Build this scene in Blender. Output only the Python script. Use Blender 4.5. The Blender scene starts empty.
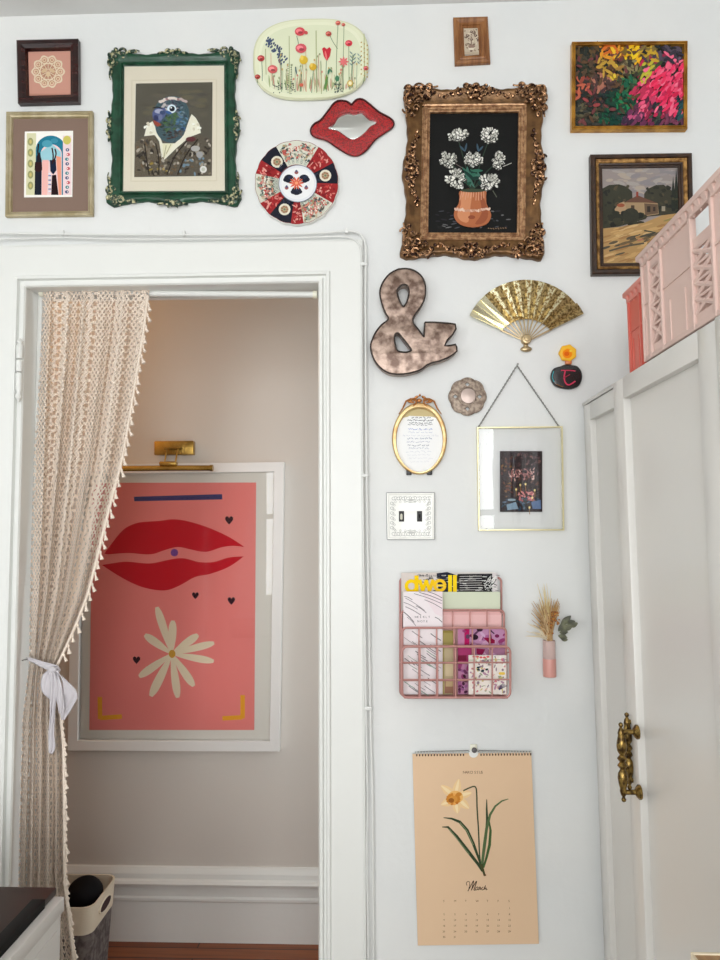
import bpy, bmesh, math, random
from mathutils import Matrix, Vector
random.seed(7)
PI = math.pi
SC = bpy.context.scene
COL = SC.collection

# ------------------------------------------------------------------ camera
F = 722.0
CAMLOC = Vector((0.0, -1.7, 1.432))
PITCH, YAW, ROLL = math.radians(3.7), math.radians(1.98), math.radians(-0.25)
CM = Matrix.Rotation(YAW, 3, 'Z') @ Matrix.Rotation(PI/2 + PITCH, 3, 'X') @ Matrix.Rotation(ROLL, 3, 'Z')
cd = bpy.data.cameras.new('camera'); cd.sensor_width = 36; cd.lens = F/960*36; cd.clip_start = 0.02
cam = bpy.data.objects.new('camera', cd); COL.objects.link(cam)
cam.matrix_world = Matrix.Translation(CAMLOC) @ CM.to_4x4()
SC.camera = cam

def P(px, py, Y=0.0):
    """place measured in the photograph -> point on the plane y = Y"""
    d = CM @ Vector(((px-360)/F, -(py-480)/F, -1.0))
    t = (Y - CAMLOC.y) / d.y
    return CAMLOC + d*t

# ------------------------------------------------------------------ colour / materials
def lin(c):
    c = c/255.0
    return c/12.92 if c <= 0.04045 else ((c+0.055)/1.055)**2.4
K = 1.12
def rgb(c, k=None):
    k = K if k is None else k
    return tuple(min(0.93, lin(v)*k) for v in c[:3]) + (1.0,)

def mat(name, color, rough=0.5, metal=0.0, color2=None, nscale=20.0, bump=0.0, bscale=60.0, spec=0.5,
        detail=4.0, lo=0.4, hi=0.6, coat=0.0, k=None, bdist=0.002, stretch=None, emit=None):
    m = bpy.data.materials.new(name); m.use_nodes = True
    nt = m.node_tree; N = nt.nodes; L = nt.links
    b = N['Principled BSDF']
    b.inputs['Base Color'].default_value = rgb(color, k)
    b.inputs['Roughness'].default_value = rough
    b.inputs['Metallic'].default_value = metal
    b.inputs['Specular IOR Level'].default_value = spec
    b.inputs['Coat Weight'].default_value = coat
    tc = N.new('ShaderNodeTexCoord'); src = tc.outputs['Object']
    if stretch:
        mp = N.new('ShaderNodeMapping'); mp.inputs['Scale'].default_value = stretch
        L.new(src, mp.inputs['Vector']); src = mp.outputs['Vector']
    if color2:
        n = N.new('ShaderNodeTexNoise'); n.inputs['Scale'].default_value = nscale; n.inputs['Detail'].default_value = detail
        L.new(src, n.inputs['Vector'])
        r = N.new('ShaderNodeValToRGB')
        r.color_ramp.elements[0].position = lo; r.color_ramp.elements[1].position = hi
        r.color_ramp.elements[0].color = rgb(color, k); r.color_ramp.elements[1].color = rgb(color2, k)
        L.new(n.outputs['Fac'], r.inputs['Fac']); L.new(r.outputs['Color'], b.inputs['Base Color'])
    if bump:
        n2 = N.new('ShaderNodeTexNoise'); n2.inputs['Scale'].default_value = bscale; n2.inputs['Detail'].default_value = 5
        L.new(src, n2.inputs['Vector'])
        bp = N.new('ShaderNodeBump'); bp.inputs['Strength'].default_value = bump; bp.inputs['Distance'].default_value = bdist
        L.new(n2.outputs['Fac'], bp.inputs['Height']); L.new(bp.outputs['Normal'], b.inputs['Normal'])
    return m

def attr_mat(name, rough=0.6, spec=0.4, coat=0.0, bump=0.0, bscale=300):
    m = bpy.data.materials.new(name); m.use_nodes = True
    N = m.node_tree.nodes; L = m.node_tree.links; b = N['Principled BSDF']
    a = N.new('ShaderNodeAttribute'); a.attribute_name = 'ink'
    L.new(a.outputs['Color'], b.inputs['Base Color'])
    b.inputs['Roughness'].default_value = rough; b.inputs['Specular IOR Level'].default_value = spec
    b.inputs['Coat Weight'].default_value = coat
    if bump:
        tc = N.new('ShaderNodeTexCoord'); n2 = N.new('ShaderNodeTexNoise'); n2.inputs['Scale'].default_value = bscale
        L.new(tc.outputs['Object'], n2.inputs['Vector'])
        bp = N.new('ShaderNodeBump'); bp.inputs['Strength'].default_value = bump; bp.inputs['Distance'].default_value = 0.002
        L.new(n2.outputs['Fac'], bp.inputs['Height']); L.new(bp.outputs['Normal'], b.inputs['Normal'])
    return m

# ------------------------------------------------------------------ objects
ROOT = {}
def props(o, label=None, cat=None, group=None, kind=None):
    if label: o['label'] = label
    if cat: o['category'] = cat
    if group: o['group'] = group
    if kind: o['kind'] = kind
    return o

def thing(name, label, cat, loc, group=None, rot=None):
    o = bpy.data.objects.new(name, None); COL.objects.link(o)
    o.empty_display_size = 0.05
    o.location = Vector(loc)
    if rot: o.rotation_euler = rot
    ROOT[o.name] = Vector(loc)
    return props(o, label, cat, group)

def obj(name, bm, m, parent=None, label=None, smooth=True, angle=38, loc=None):
    bmesh.ops.recalc_face_normals(bm, faces=bm.faces) if getattr(bm, '_recalc', True) is True else None
    me = bpy.data.meshes.new(name)
    if parent is not None:
        base = ROOT[parent.name]
    else:
        if loc is None:
            xs = [v.co.x for v in bm.verts]; ys = [v.co.y for v in bm.verts]; zs = [v.co.z for v in bm.verts]
            loc = Vector(((min(xs)+max(xs))/2, (min(ys)+max(ys))/2, min(zs)))
        base = Vector(loc)
    for v in bm.verts: v.co -= base
    bm.to_mesh(me); bm.free()
    me.materials.append(m)
    if smooth:
        for p in me.polygons: p.use_smooth = True
        me.set_sharp_from_angle(angle=math.radians(angle))
    o = bpy.data.objects.new(name, me); COL.objects.link(o)
    ROOT[o.name] = base
    if parent is not None:
        o.parent = parent
    else:
        o.location = base
    if label: o['label'] = label
    return o

class BM:
    pass
def NB(): return bmesh.new()

def box(bm, x0, x1, y0, y1, z0, z1, bev=0.0, seg=2):
    x0, x1 = min(x0, x1), max(x0, x1); y0, y1 = min(y0, y1), max(y0, y1); z0, z1 = min(z0, z1), max(z0, z1)
    vs = [bm.verts.new(c) for c in ((x0,y0,z0),(x1,y0,z0),(x1,y1,z0),(x0,y1,z0),(x0,y0,z1),(x1,y0,z1),(x1,y1,z1),(x0,y1,z1))]
    fs = [bm.faces.new([vs[i] for i in f]) for f in ((0,3,2,1),(4,5,6,7),(0,1,5,4),(1,2,6,5),(2,3,7,6),(3,0,4,7))]
    if bev:
        es = list({e for f in fs for e in f.edges})
        bmesh.ops.bevel(bm, geom=es, offset=bev, segments=seg, profile=0.5, affect='EDGES')
    return bm

def frame_of(d):
    d = d.normalized()
    u = Vector((0,0,1)) if abs(d.z) < 0.9 else Vector((0,1,0))
    a = d.cross(u).normalized(); return a, d.cross(a).normalized()

def tube(bm, pts, r, seg=8, closed=False, flat=1.0, flatdir=None):
    """tube through pts; r a number or list; flat squashes it along flatdir"""
    pts = [Vector(p) for p in pts]; n = len(pts)
    rs = r if isinstance(r, (list, tuple)) else [r]*n
    rings = []; pa = None
    for i, p in enumerate(pts):
        if closed: d = pts[(i+1) % n] - pts[(i-1) % n]
        else: d = pts[min(i+1, n-1)] - pts[max(i-1, 0)]
        if d.length < 1e-9: d = Vector((0,0,1))
        d.normalize()
        if pa is None: a, b = frame_of(d)
        else:
            a = (pa - d*pa.dot(d))
            if a.length < 1e-6: a, b = frame_of(d)
            a.normalize(); b = d.cross(a).normalized()
        pa = a
        ring = []
        for k in range(seg):
            t = 2*PI*k/seg
            o = (a*math.cos(t) + b*math.sin(t))*rs[i]
            if flatdir is not None: o -= flatdir*(o.dot(flatdir))*(1-flat)
            ring.append(bm.verts.new(p+o))
        rings.append(ring)
    m = n if closed else n-1
    for i in range(m):
        A, B = rings[i], rings[(i+1) % n]
        for k in range(seg):
            bm.faces.new((A[k], A[(k+1) % seg], B[(k+1) % seg], B[k]))
    if not closed:
        for R in (rings[0][::-1], rings[-1]):
            try: bm.faces.new(R)
            except Exception: pass
    return bm

def lathe(bm, prof, c, axis='Z', seg=20):
    """prof = [(r, h)]; axis Z up, Y towards -y (out of the wall), X towards -x"""
    c = Vector(c); rings = []
    for r, h in prof:
        ring = []
        for k in range(seg):
            t = 2*PI*k/seg; a, b = r*math.cos(t), r*math.sin(t)
            if axis == 'Z': v = Vector((a, b, h))
            elif axis == 'Y': v = Vector((a, -h, b))
            else: v = Vector((-h, a, b))
            ring.append(bm.verts.new(c+v))
        rings.append(ring)
    for A, B in zip(rings, rings[1:]):
        for k in range(seg): bm.faces.new((A[k], A[(k+1) % seg], B[(k+1) % seg], B[k]))
    bm.faces.new(rings[0][::-1]); bm.faces.new(rings[-1])
    return bm

def ball(bm, c, r, rz=None, ry=None, seg=10, rings=7, rot=0.0):
    rx = r; rz = rz or r; ry = ry or r; c = Vector(c)
    R = Matrix.Rotation(rot, 3, 'Y')
    rows = []
    for i in range(1, rings):
        t = PI*i/rings
        rows.append([bm.verts.new(c + R @ Vector((rx*math.sin(t)*math.cos(2*PI*k/seg), ry*math.sin(t)*math.sin(2*PI*k/seg), rz*math.cos(t)))) for k in range(seg)])
    top = bm.verts.new(c + R @ Vector((0,0,rz))); bot = bm.verts.new(c + R @ Vector((0,0,-rz)))
    for A, B in zip(rows, rows[1:]):
        for k in range(seg): bm.faces.new((A[k], B[k], B[(k+1) % seg], A[(k+1) % seg]))
    for k in range(seg):
        bm.faces.new((top, rows[0][k], rows[0][(k+1) % seg])); bm.faces.new((bot, rows[-1][(k+1) % seg], rows[-1][k]))
    return bm

class T:
    """measuring frame: a zoomed view of the photo with its origin and scale"""
    def __init__(s, ox=0, oy=0, sc=1.0): s.ox, s.oy, s.sc = ox, oy, sc
    def __call__(s, x, y, Y=0.0): return P(s.ox+x/s.sc, s.oy+y/s.sc, Y)
    def px(s, x, y): return (s.ox+x/s.sc, s.oy+y/s.sc)

def smooth_closed(pts, n=4):
    """Catmull-Rom through a closed outline"""
    out = []; m = len(pts)
    for i in range(m):
        p0, p1, p2, p3 = pts[(i-1) % m], pts[i], pts[(i+1) % m], pts[(i+2) % m]
        for j in range(n):
            t = j/n
            out.append(tuple(0.5*((2*p1[k]) + (-p0[k]+p2[k])*t + (2*p0[k]-5*p1[k]+4*p2[k]-p3[k])*t*t + (-p0[k]+3*p1[k]-3*p2[k]+p3[k])*t**3) for k in range(len(p1))))
    return out
def smooth_open(pts, n=4):
    out = []; m = len(pts)
    for i in range(m-1):
        p0, p1, p2, p3 = pts[max(i-1, 0)], pts[i], pts[i+1], pts[min(i+2, m-1)]
        for j in range(n):
            t = j/n
            out.append(tuple(0.5*((2*p1[k]) + (-p0[k]+p2[k])*t + (2*p0[k]-5*p1[k]+4*p2[k]-p3[k])*t*t + (-p0[k]+3*p1[k]-3*p2[k]+p3[k])*t**3) for k in range(len(p1))))
    out.append(tuple(pts[-1]))
    return out

def slab(outlines, Tm, Yf, thick, bevel=0.002, res=3):
    """solid plate whose front face lies at y=Yf, outline traced at that plane; first outline outer, others holes"""
    cu = bpy.data.curves.new('tmp', 'CURVE'); cu.dimensions = '2D'; cu.fill_mode = 'BOTH'
    for ol in outlines:
        sp = cu.splines.new('POLY'); sp.points.add(len(ol)-1); sp.use_cyclic_u = True
        for q, p in zip(sp.points, ol):
            w = Tm(p[0], p[1], Yf); q.co = (w.x, w.z, 0, 1)
    cu.extrude = max(0.0001, thick/2 - bevel); cu.bevel_depth = bevel; cu.bevel_resolution = res; cu.offset = -bevel
    o = bpy.data.objects.new('tmp', cu); COL.objects.link(o)
    dg = bpy.context.evaluated_depsgraph_get(); dg.update()
    me = o.evaluated_get(dg).to_mesh()
    bm = bmesh.new(); bm.from_mesh(me)
    for v in bm.verts:
        x, y, z = v.co; v.co = Vector((x, Yf + thick/2 - z, y))
    o.evaluated_get(dg).to_mesh_clear()
    bpy.data.objects.remove(o); bpy.data.curves.remove(cu)
    bmesh.ops.remove_doubles(bm, verts=bm.verts, dist=1e-6)
    return bm

_TC = {}
def text_mesh(s):
    if s in _TC: return _TC[s]
    cu = bpy.data.curves.new('txt', 'FONT'); cu.body = s; cu.size = 1.0; cu.resolution_u = 3
    o = bpy.data.objects.new('txt', cu); COL.objects.link(o)
    dg = bpy.context.evaluated_depsgraph_get(); dg.update()
    me = o.evaluated_get(dg).to_mesh()
    r = ([(v.co.x, v.co.y) for v in me.vertices], [tuple(p.vertices) for p in me.polygons])
    o.evaluated_get(dg).to_mesh_clear(); bpy.data.objects.remove(o); bpy.data.curves.remove(cu)
    _TC[s] = r
    return r

class Art:
    """printed / painted picture: flat inks, each laid a hair over the one before"""
    STEP = 6e-6
    def __init__(s, Tm, Y, k=None): s.T, s.Y, s.k, s.items, s.n = Tm, Y, k, [], 0
    def poly(s, pts, c): s.items.append(([tuple(p) for p in pts], [tuple(range(len(pts)))], c, s.n)); s.n += 1
    def rect(s, x0, y0, x1, y1, c): s.poly([(x0,y0),(x1,y0),(x1,y1),(x0,y1)], c)
    def ell(s, cx, cy, rx, ry, c, rot=0.0, n=14):
        a, b = math.cos(rot), math.sin(rot)
        s.poly([(cx + rx*math.cos(2*PI*k/n)*a - ry*math.sin(2*PI*k/n)*b, cy + rx*math.cos(2*PI*k/n)*b + ry*math.sin(2*PI*k/n)*a) for k in range(n)], c)
    def line(s, pts, w, c, taper=False, sm=0):
        if sm: pts = smooth_open(pts, sm)
        n = len(pts); Lf, Rt = [], []
        for i, p in enumerate(pts):
            q0 = pts[max(0, i-1)]; q1 = pts[min(n-1, i+1)]
            dx, dy = q1[0]-q0[0], q1[1]-q0[1]; l = math.hypot(dx, dy) or 1
            ww = w[i] if isinstance(w, (list, tuple)) else w
            if taper: ww = w*max(0.08, math.sin(PI*(0.08+0.86*i/(n-1))))
            Lf.append((p[0]-dy/l*ww/2, p[1]+dx/l*ww/2)); Rt.append((p[0]+dy/l*ww/2, p[1]-dx/l*ww/2))
        V = Lf+Rt
        s.items.append((V, [(i, i+1, n+i+1, n+i) for i in range(n-1)], c, s.n)); s.n += 1
    def petal(s, x0, y0, x1, y1, w, c):
        n = 7; s.line([(x0+(x1-x0)*i/n, y0+(y1-y0)*i/n) for i in range(n+1)], w, c, taper=True)
    def text(s, t, x, y, size, c, slant=0.0, bold=0, rot=0.0, track=None):
        """x,y = left end of the baseline, size in units of the measuring frame"""
        if track:
            for ch in t:
                if ch != ' ': s.text(ch, x, y, size, c, slant, bold, rot)
                x += track
            return
        V, Fc = text_mesh(t)
        ca, sa = math.cos(rot), math.sin(rot)
        def f(v):
            a, b = (v[0]+slant*v[1])*size, v[1]*size
            return (x + a*ca + b*sa, y + a*sa - b*ca)
        s.items.append(([f(v) for v in V], Fc, c, s.n)); s.n += 1
    def build(s, name, parent, m, label=None):
        me = bpy.data.meshes.new(name); V, Fs, C = [], [], []
        base = ROOT[parent.name] if parent else None
        if base is None:
            base = s.T(s.items[0][0][0][0], s.items[0][0][0][1], s.Y)
        for pts, faces, c, n in s.items:
            o = len(V); y = s.Y - s.STEP*n
            vs = [s.T(p[0], p[1], y) - base for p in pts]
            V += [tuple(v) for v in vs]
            for f in faces:
                # every face looks out of the wall (-y)
                a = 0.0
                for i in range(len(f)):
                    p, q = vs[f[i]], vs[f[(i+1) % len(f)]]; a += p.x*q.z - q.x*p.z
                ff = f if a > 0 else f[::-1]
                Fs.append(tuple(o+i for i in ff)); C.append(rgb(c, s.k))
        me.from_pydata(V, [], Fs); me.update()
        at = me.color_attributes.new('ink', 'FLOAT_COLOR', 'CORNER')
        buf = []
        for p, c in zip(me.polygons, C):
            buf += list(c)*p.loop_total
        at.data.foreach_set('color', buf)
        me.materials.append(m)
        o = bpy.data.objects.new(name, me); COL.objects.link(o); ROOT[o.name] = base
        if parent: o.parent = parent
        else: o.location = base
        if label: o['label'] = label
        return o

DS = 0.55
def inset_quad(q, d):
    n = len(q); out = []
    for i in range(n):
        a = (q[(i+1) % n]-q[i]).normalized(); b = (q[(i-1) % n]-q[i]).normalized()
        out.append(q[i] + (a+b)*d)
    return out

def molding(bm, q, prof, yb=-0.001):
    """mitred frame; q = 4 outer corners (world), prof = [(inset, height out of the wall)]"""
    rings = []
    for ins, h in prof:
        rings.append([bm.verts.new((v.x, yb-h*DS, v.z)) for v in inset_quad(q, ins)])
    for A, B in zip(rings, rings[1:]):
        for k in range(4): bm.faces.new((A[k], A[(k+1) % 4], B[(k+1) % 4], B[k]))
    return bm

def plate_quad(bm, q, y0, y1):
    A = [bm.verts.new((v.x, y0, v.z)) for v in q]; B = [bm.verts.new((v.x, y1, v.z)) for v in q]
    bm.faces.new(A); bm.faces.new(B[::-1])
    for k in range(4): bm.faces.new((A[k], A[(k+1) % 4], B[(k+1) % 4], B[k]))
    return bm

def ornate(bm, q, prof, bump, n=28, fade=0.03, yb=-0.001):
    """moulded frame whose outer edge follows bump(side, s) (metres outwards)"""
    rings = []
    for ins, h in prof:
        iq = inset_quad(q, ins); ring = []
        for k in range(4):
            a, b = iq[k], iq[(k+1) % 4]
            d = (b-a).normalized(); out = Vector((d.z, 0, -d.x))
            cen = (iq[0]+iq[1]+iq[2]+iq[3])/4
            if out.dot((a+b)/2-cen) < 0: out = -out
            for j in range(n):
                s_ = j/n
                p = a.lerp(b, s_)
                w = max(0.0, 1-ins/fade)
                p = p + out*bump(k, s_)*w
                ring.append(bm.verts.new((p.x, yb-h*DS, p.z)))
        rings.append(ring)
    for A, B in zip(rings, rings[1:]):
        m = len(A)
        for k in range(m): bm.faces.new((A[k], A[(k+1) % m], B[(k+1) % m], B[k]))
    return bm

def scroll(bm, Tm, cx, cy, r, a0, turns, w, Y, sgn=1, tail=None):
    pts, rs = [], []
    n = int(14*turns)+4
    for i in range(n+1):
        t = i/n; a = a0 + sgn*2*PI*turns*t; rr = r*(1-0.85*t)
        p = Tm(cx+rr*math.cos(a), cy+rr*math.sin(a), Y - 0.002*t); pts.append(p); rs.append(w*(0.55+0.6*math.sin(PI*min(1, 0.2+t*0.7))))
    tube(bm, pts, rs, seg=6)

def leafblob(bm, Tm, x, y, lx, ly, rot, Y, h=0.004):
    c = Tm(x, y, Y); s = 1/Tm.sc*0.00235
    ball(bm, c, lx*s, rz=ly*s, ry=h, rot=rot, seg=8, rings=5)

M = {}
M['ink'] = attr_mat('printed paper', rough=0.75, spec=0.15)
M['oil'] = attr_mat('oil paint', rough=0.55, spec=0.22, bump=0.5, bscale=700)
M['glaze'] = attr_mat('glazed ceramic', rough=0.3, spec=0.25, coat=0.12)
M['gloss'] = attr_mat('glossy magazine', rough=0.25, spec=0.5)
# ================================================================== room shell
M['wall'] = mat('white wall paint', (229,230,228), rough=0.6, spec=0.3, bump=0.35, bscale=7, bdist=0.012, color2=(225,227,226), nscale=3, k=1.0)
M['trim'] = mat('gloss white trim paint', (230,231,227), rough=0.35, spec=0.5, bump=0.25, bscale=14, bdist=0.004, k=1.0)
M['hallwall'] = mat('hall wall paint', (214,208,200), rough=0.6, spec=0.3, bump=0.2, bscale=8, bdist=0.006, k=1.0)
M['ceil'] = mat('ceiling paint', (226,226,224), rough=0.8, bump=0.25, bscale=9, bdist=0.01, k=1.0)

def wood_floor(name, c1, c2, wid=0.06):
    m = bpy.data.materials.new(name); m.use_nodes = True; N = m.node_tree.nodes; L = m.node_tree.links; b = N['Principled BSDF']
    tc = N.new('ShaderNodeTexCoord')
    br = N.new('ShaderNodeTexBrick'); br.inputs['Scale'].default_value = 1.0
    br.inputs['Brick Width'].default_value = 1.3; br.inputs['Row Height'].default_value = wid; br.inputs['Mortar Size'].default_value = 0.0022
    br.inputs['Color1'].default_value = rgb(c1); br.inputs['Color2'].default_value = rgb(c2); br.inputs['Mortar'].default_value = rgb((40,20,10))
    L.new(tc.outputs['Object'], br.inputs['Vector'])
    mp = N.new('ShaderNodeMapping'); mp.inputs['Scale'].default_value = (2.5, 55, 1); L.new(tc.outputs['Object'], mp.inputs['Vector'])
    n = N.new('ShaderNodeTexNoise'); n.inputs['Scale'].default_value = 1.6; n.inputs['Detail'].default_value = 6; L.new(mp.outputs['Vector'], n.inputs['Vector'])
    mx = N.new('ShaderNodeMix'); mx.data_type = 'RGBA'; mx.blend_type = 'MULTIPLY'; mx.inputs[0].default_value = 0.6
    cr = N.new('ShaderNodeValToRGB'); cr.color_ramp.elements[0].color = (0.45,0.38,0.3,1); cr.color_ramp.elements[1].color = (1,1,1,1)
    cr.color_ramp.elements[0].position = 0.3; cr.color_ramp.elements[1].position = 0.6
    L.new(n.outputs['Fac'], cr.inputs['Fac']); L.new(br.outputs['Color'], mx.inputs[6]); L.new(cr.outputs['Color'], mx.inputs[7])
    L.new(mx.outputs[2], b.inputs['Base Color']); b.inputs['Roughness'].default_value = 0.35
    return m
M['floor'] = wood_floor('varnished plank floor', (140,78,38), (116,58,26))

M['roomfloor'] = wood_floor('pale plank floor', (178,172,164), (168,162,154), 0.09)
def struct(name, bm, m, smooth=False, **k):
    o = obj(name, bm, m, smooth=smooth, **k); o['kind'] = 'structure'; return o

XL, XR, YB, H = -2.3, 1.15, -4.3, 0.0
H = P(300, 8, 0).z
TH = 0.078
OX0 = P(25, 300, -0.02).x; OX1 = P(318.3, 400, -0.02).x; OZ = P(170, 284.5, -0.02).z
YH = 0.893                                   # hall far wall
HL, HR = -1.75, 0.8

bm = NB(); box(bm, XL-0.3, XR+0.3, YB-0.3, 0.02, -0.1, 0.0); struct('floor', bm, M['roomfloor'], loc=(0,0,0))
bm = NB(); box(bm, HL-0.2, HR+0.3, 0.02, YH+0.2, -0.1, 0.0); struct('floor_hall', bm, M['floor'], loc=(0,0,0))
bm = NB(); box(bm, XL-0.3, XR+0.3, YB-0.3, 0.07, H, H+0.1); struct('ceiling', bm, M['ceil'])
bm = NB(); box(bm, HL-0.2, HR+0.3, 0.07, YH+0.2, H-0.02, H+0.08); struct('ceiling_hall', bm, M['ceil'])
# picture wall with the doorway cut in it
bm = NB()
box(bm, XL, OX0-0.02, 0, TH, 0, H); box(bm, OX1+0.02, XR, 0, TH, 0, H); box(bm, OX0-0.02, OX1+0.02, 0, TH, OZ+0.02, H)
struct('wall_back', bm, M['wall'])
# hall shell
bm = NB(); box(bm, HL-0.2, HR+0.3, YH, YH+0.1, 0, H); struct('wall_hall', bm, M['hallwall'])
bm = NB(); box(bm, HL-0.1, HL, TH, YH, 0, H); struct('wall_hall_left', bm, mat('tan hall end wall', (168,124,84), rough=0.6, k=1.0))  # unseen end wall, tan put in for a warm, dark bounce
bm = NB()
box(bm, HR, HR+0.1, TH, 0.2, 0, H); box(bm, HR, HR+0.1, 0.8, YH, 0, H); box(bm, HR, HR+0.1, 0.2, 0.8, 2.1, H); box(bm, HR, HR+0.1, 0.2, 0.8, 0, 0.7)
struct('wall_hall_right', bm, M['hallwall'])
# side and rear walls, with the windows the room is lit by
bm = NB(); box(bm, XR, XR+0.1, YB, 0, 0, H); struct('wall_right', bm, M['wall'])
bm = NB()
wy0, wy1, wz0, wz1 = -3.7, -2.4, 0.8, 2.35
box(bm, XL-0.1, XL, YB, wy0, 0, H); box(bm, XL-0.1, XL, wy1, 0, 0, H); box(bm, XL-0.1, XL, wy0, wy1, 0, wz0); box(bm, XL-0.1, XL, wy0, wy1, wz1, H)
struct('wall_left', bm, M['wall'])
WIN = [(-1.33, -0.35), (0.1, 0.95)]
bm = NB()
xs = [XL, WIN[0][0], WIN[0][1], WIN[1][0], WIN[1][1], XR]
for i in (0, 2, 4): box(bm, xs[i], xs[i+1], YB-0.1, YB, 0, H)
for a, b_ in WIN:
    box(bm, a, b_, YB-0.1, YB, 0, 0.7); box(bm, a, b_, YB-0.1, YB, 2.4, H)
struct('wall_front', bm, M['wall'])
for i, (a, b_) in enumerate(WIN):
    bm = NB()
    box(bm, a-0.09, a, YB, YB+0.02, 0.62, 2.48, 0.003); box(bm, b_, b_+0.09, YB, YB+0.02, 0.62, 2.48, 0.003)
    box(bm, a, b_, YB, YB+0.02, 2.4, 2.49, 0.003); box(bm, a-0.11, b_+0.11, YB, YB+0.05, 0.62, 0.7, 0.003)
    box(bm, a, b_, YB-0.07, YB-0.03, 1.52, 1.57); box(bm, a, a+0.04, YB-0.07, YB-0.03, 0.7, 2.4); box(bm, b_-0.04, b_, YB-0.07, YB-0.03, 0.7, 2.4)
    struct('window_%d' % (i+1), bm, M['trim'])

# door casing: moulded profile carried up, over and down the opening
prof = [(0,0.0),(0,0.016),(0.003,0.020),(0.009,0.020),(0.012,0.012),(0.017,0.012),(0.0195,0.022),(0.0255,0.022),(0.029,0.0165),(0.1,0.0155),(0.106,0.013),(0.108,0.0)]
bm = NB(); rows = []
for off, h in prof:
    pts = [(OX0-off, 0.0), (OX0-off, OZ+off), (OX1+off, OZ+off), (OX1+off, 0.0)]
    rows.append([bm.verts.new((x, -h, z)) for x, z in pts])
for A, B in zip(rows, rows[1:]):
    for k in range(3): bm.faces.new((A[k], A[k+1], B[k+1], B[k]))
struct('trim_1', bm, M['trim'])
# jamb lining and stop
bm = NB()
box(bm, OX0-0.02, OX0, -0.0005, TH+0.01, 0, OZ); box(bm, OX1, OX1+0.02, -0.0005, TH+0.01, 0, OZ); box(bm, OX0-0.02, OX1+0.02, -0.0005, TH+0.01, OZ, OZ+0.02)
box(bm, OX0, OX0+0.0105, 0.044, 0.064, 0, OZ, 0.001); box(bm, OX1-0.006, OX1, 0.044, 0.064, 0, OZ, 0.001); box(bm, OX0, OX1, 0.066, TH+0.008, OZ-0.004, OZ, 0.001)
struct('door_1', bm, M['trim'])
# hall-side casing
bm = NB()
box(bm, OX0-0.11, OX0, TH, TH+0.02, 0, OZ, 0.002); box(bm, OX1, OX1+0.11, TH, TH+0.02, 0, OZ, 0.002); box(bm, OX0-0.11, OX1+0.11, TH, TH+0.02, OZ, OZ+0.11, 0.002)
struct('trim_2', bm, M['trim'])
# hall baseboard: profile swept along x
bm = NB()
prof = [(0.0,0.0),(0.022,0.0),(0.022,0.135),(0.026,0.14),(0.026,0.148),(0.020,0.153),(0.021,0.185),(0.033,0.192),(0.036,0.200),(0.030,0.208),(0.022,0.212),(0.020,0.228),(0.014,0.238),(0.009,0.245),(0.0,0.247)]
A = [bm.verts.new((HL, YH-d, z)) for d, z in prof]; B = [bm.verts.new((HR, YH-d, z)) for d, z in prof]
for k in range(len(prof)-1): bm.faces.new((A[k], B[k], B[k+1], A[k+1]))
struct('baseboard_hall', bm, M['trim'], smooth=False)
# room baseboard
bm = NB(); box(bm, OX1+0.109, XR, -0.02, 0, 0, 0.2, 0.003); struct('baseboard_back', bm, M['trim'])

# ================================================================== light
w = bpy.data.worlds.new('sky'); SC.world = w; w.use_nodes = True
N = w.node_tree.nodes; L = w.node_tree.links
bg = N['Background']
sky = N.new('ShaderNodeTexSky'); sky.sky_type = 'HOSEK_WILKIE'; sky.turbidity = 6
sky.sun_direction = Vector((0.3, 0.6, 0.7)).normalized()
L.new(sky.outputs['Color'], bg.inputs['Color']); bg.inputs['Strength'].default_value = 1.0

def area(name, loc, rot, sx, sy, power, color):
    l = bpy.data.lights.new(name, 'AREA'); l.shape = 'RECTANGLE'; l.size = sx; l.size_y = sy; l.energy = power; l.color = color
    o = bpy.data.objects.new(name, l); COL.objects.link(o); o.location = loc; o.rotation_euler = rot; return o
for i, (a, b_) in enumerate(WIN):
    area('window_daylight', ((a+b_)/2, YB-0.15, 1.55), (PI/2, 0, 0), b_-a, 1.7, 58 if i == 0 else 44, (0.98, 0.99, 1.0))
area('window_daylight', (XL-0.12, (wy0+wy1)/2, 1.6), (0, -PI/2, 0), 1.5, 1.3, 26, (0.97, 0.985, 1.0))
area('hall_daylight', (HR+0.12, 0.5, 1.4), (0, PI/2, 0), 1.3, 0.6, 8.5, (0.93, 0.975, 1.0))
l = bpy.data.lights.new('hall_warm_fill', 'POINT'); l.energy = 4.6; l.color = (1.0, 0.5, 0.14); l.shadow_soft_size = 0.06  # unseen warm light added to tint the hall's left end
o = bpy.data.objects.new('hall_warm_fill', l); COL.objects.link(o); o.location = (HL+0.25, 0.5, 2.2)

SC.view_settings.view_transform = 'Standard'; SC.view_settings.look = 'None'
SC.view_settings.gamma = 1.0; SC.view_settings.use_curve_mapping = False; SC.view_settings.exposure = 0.06
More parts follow.
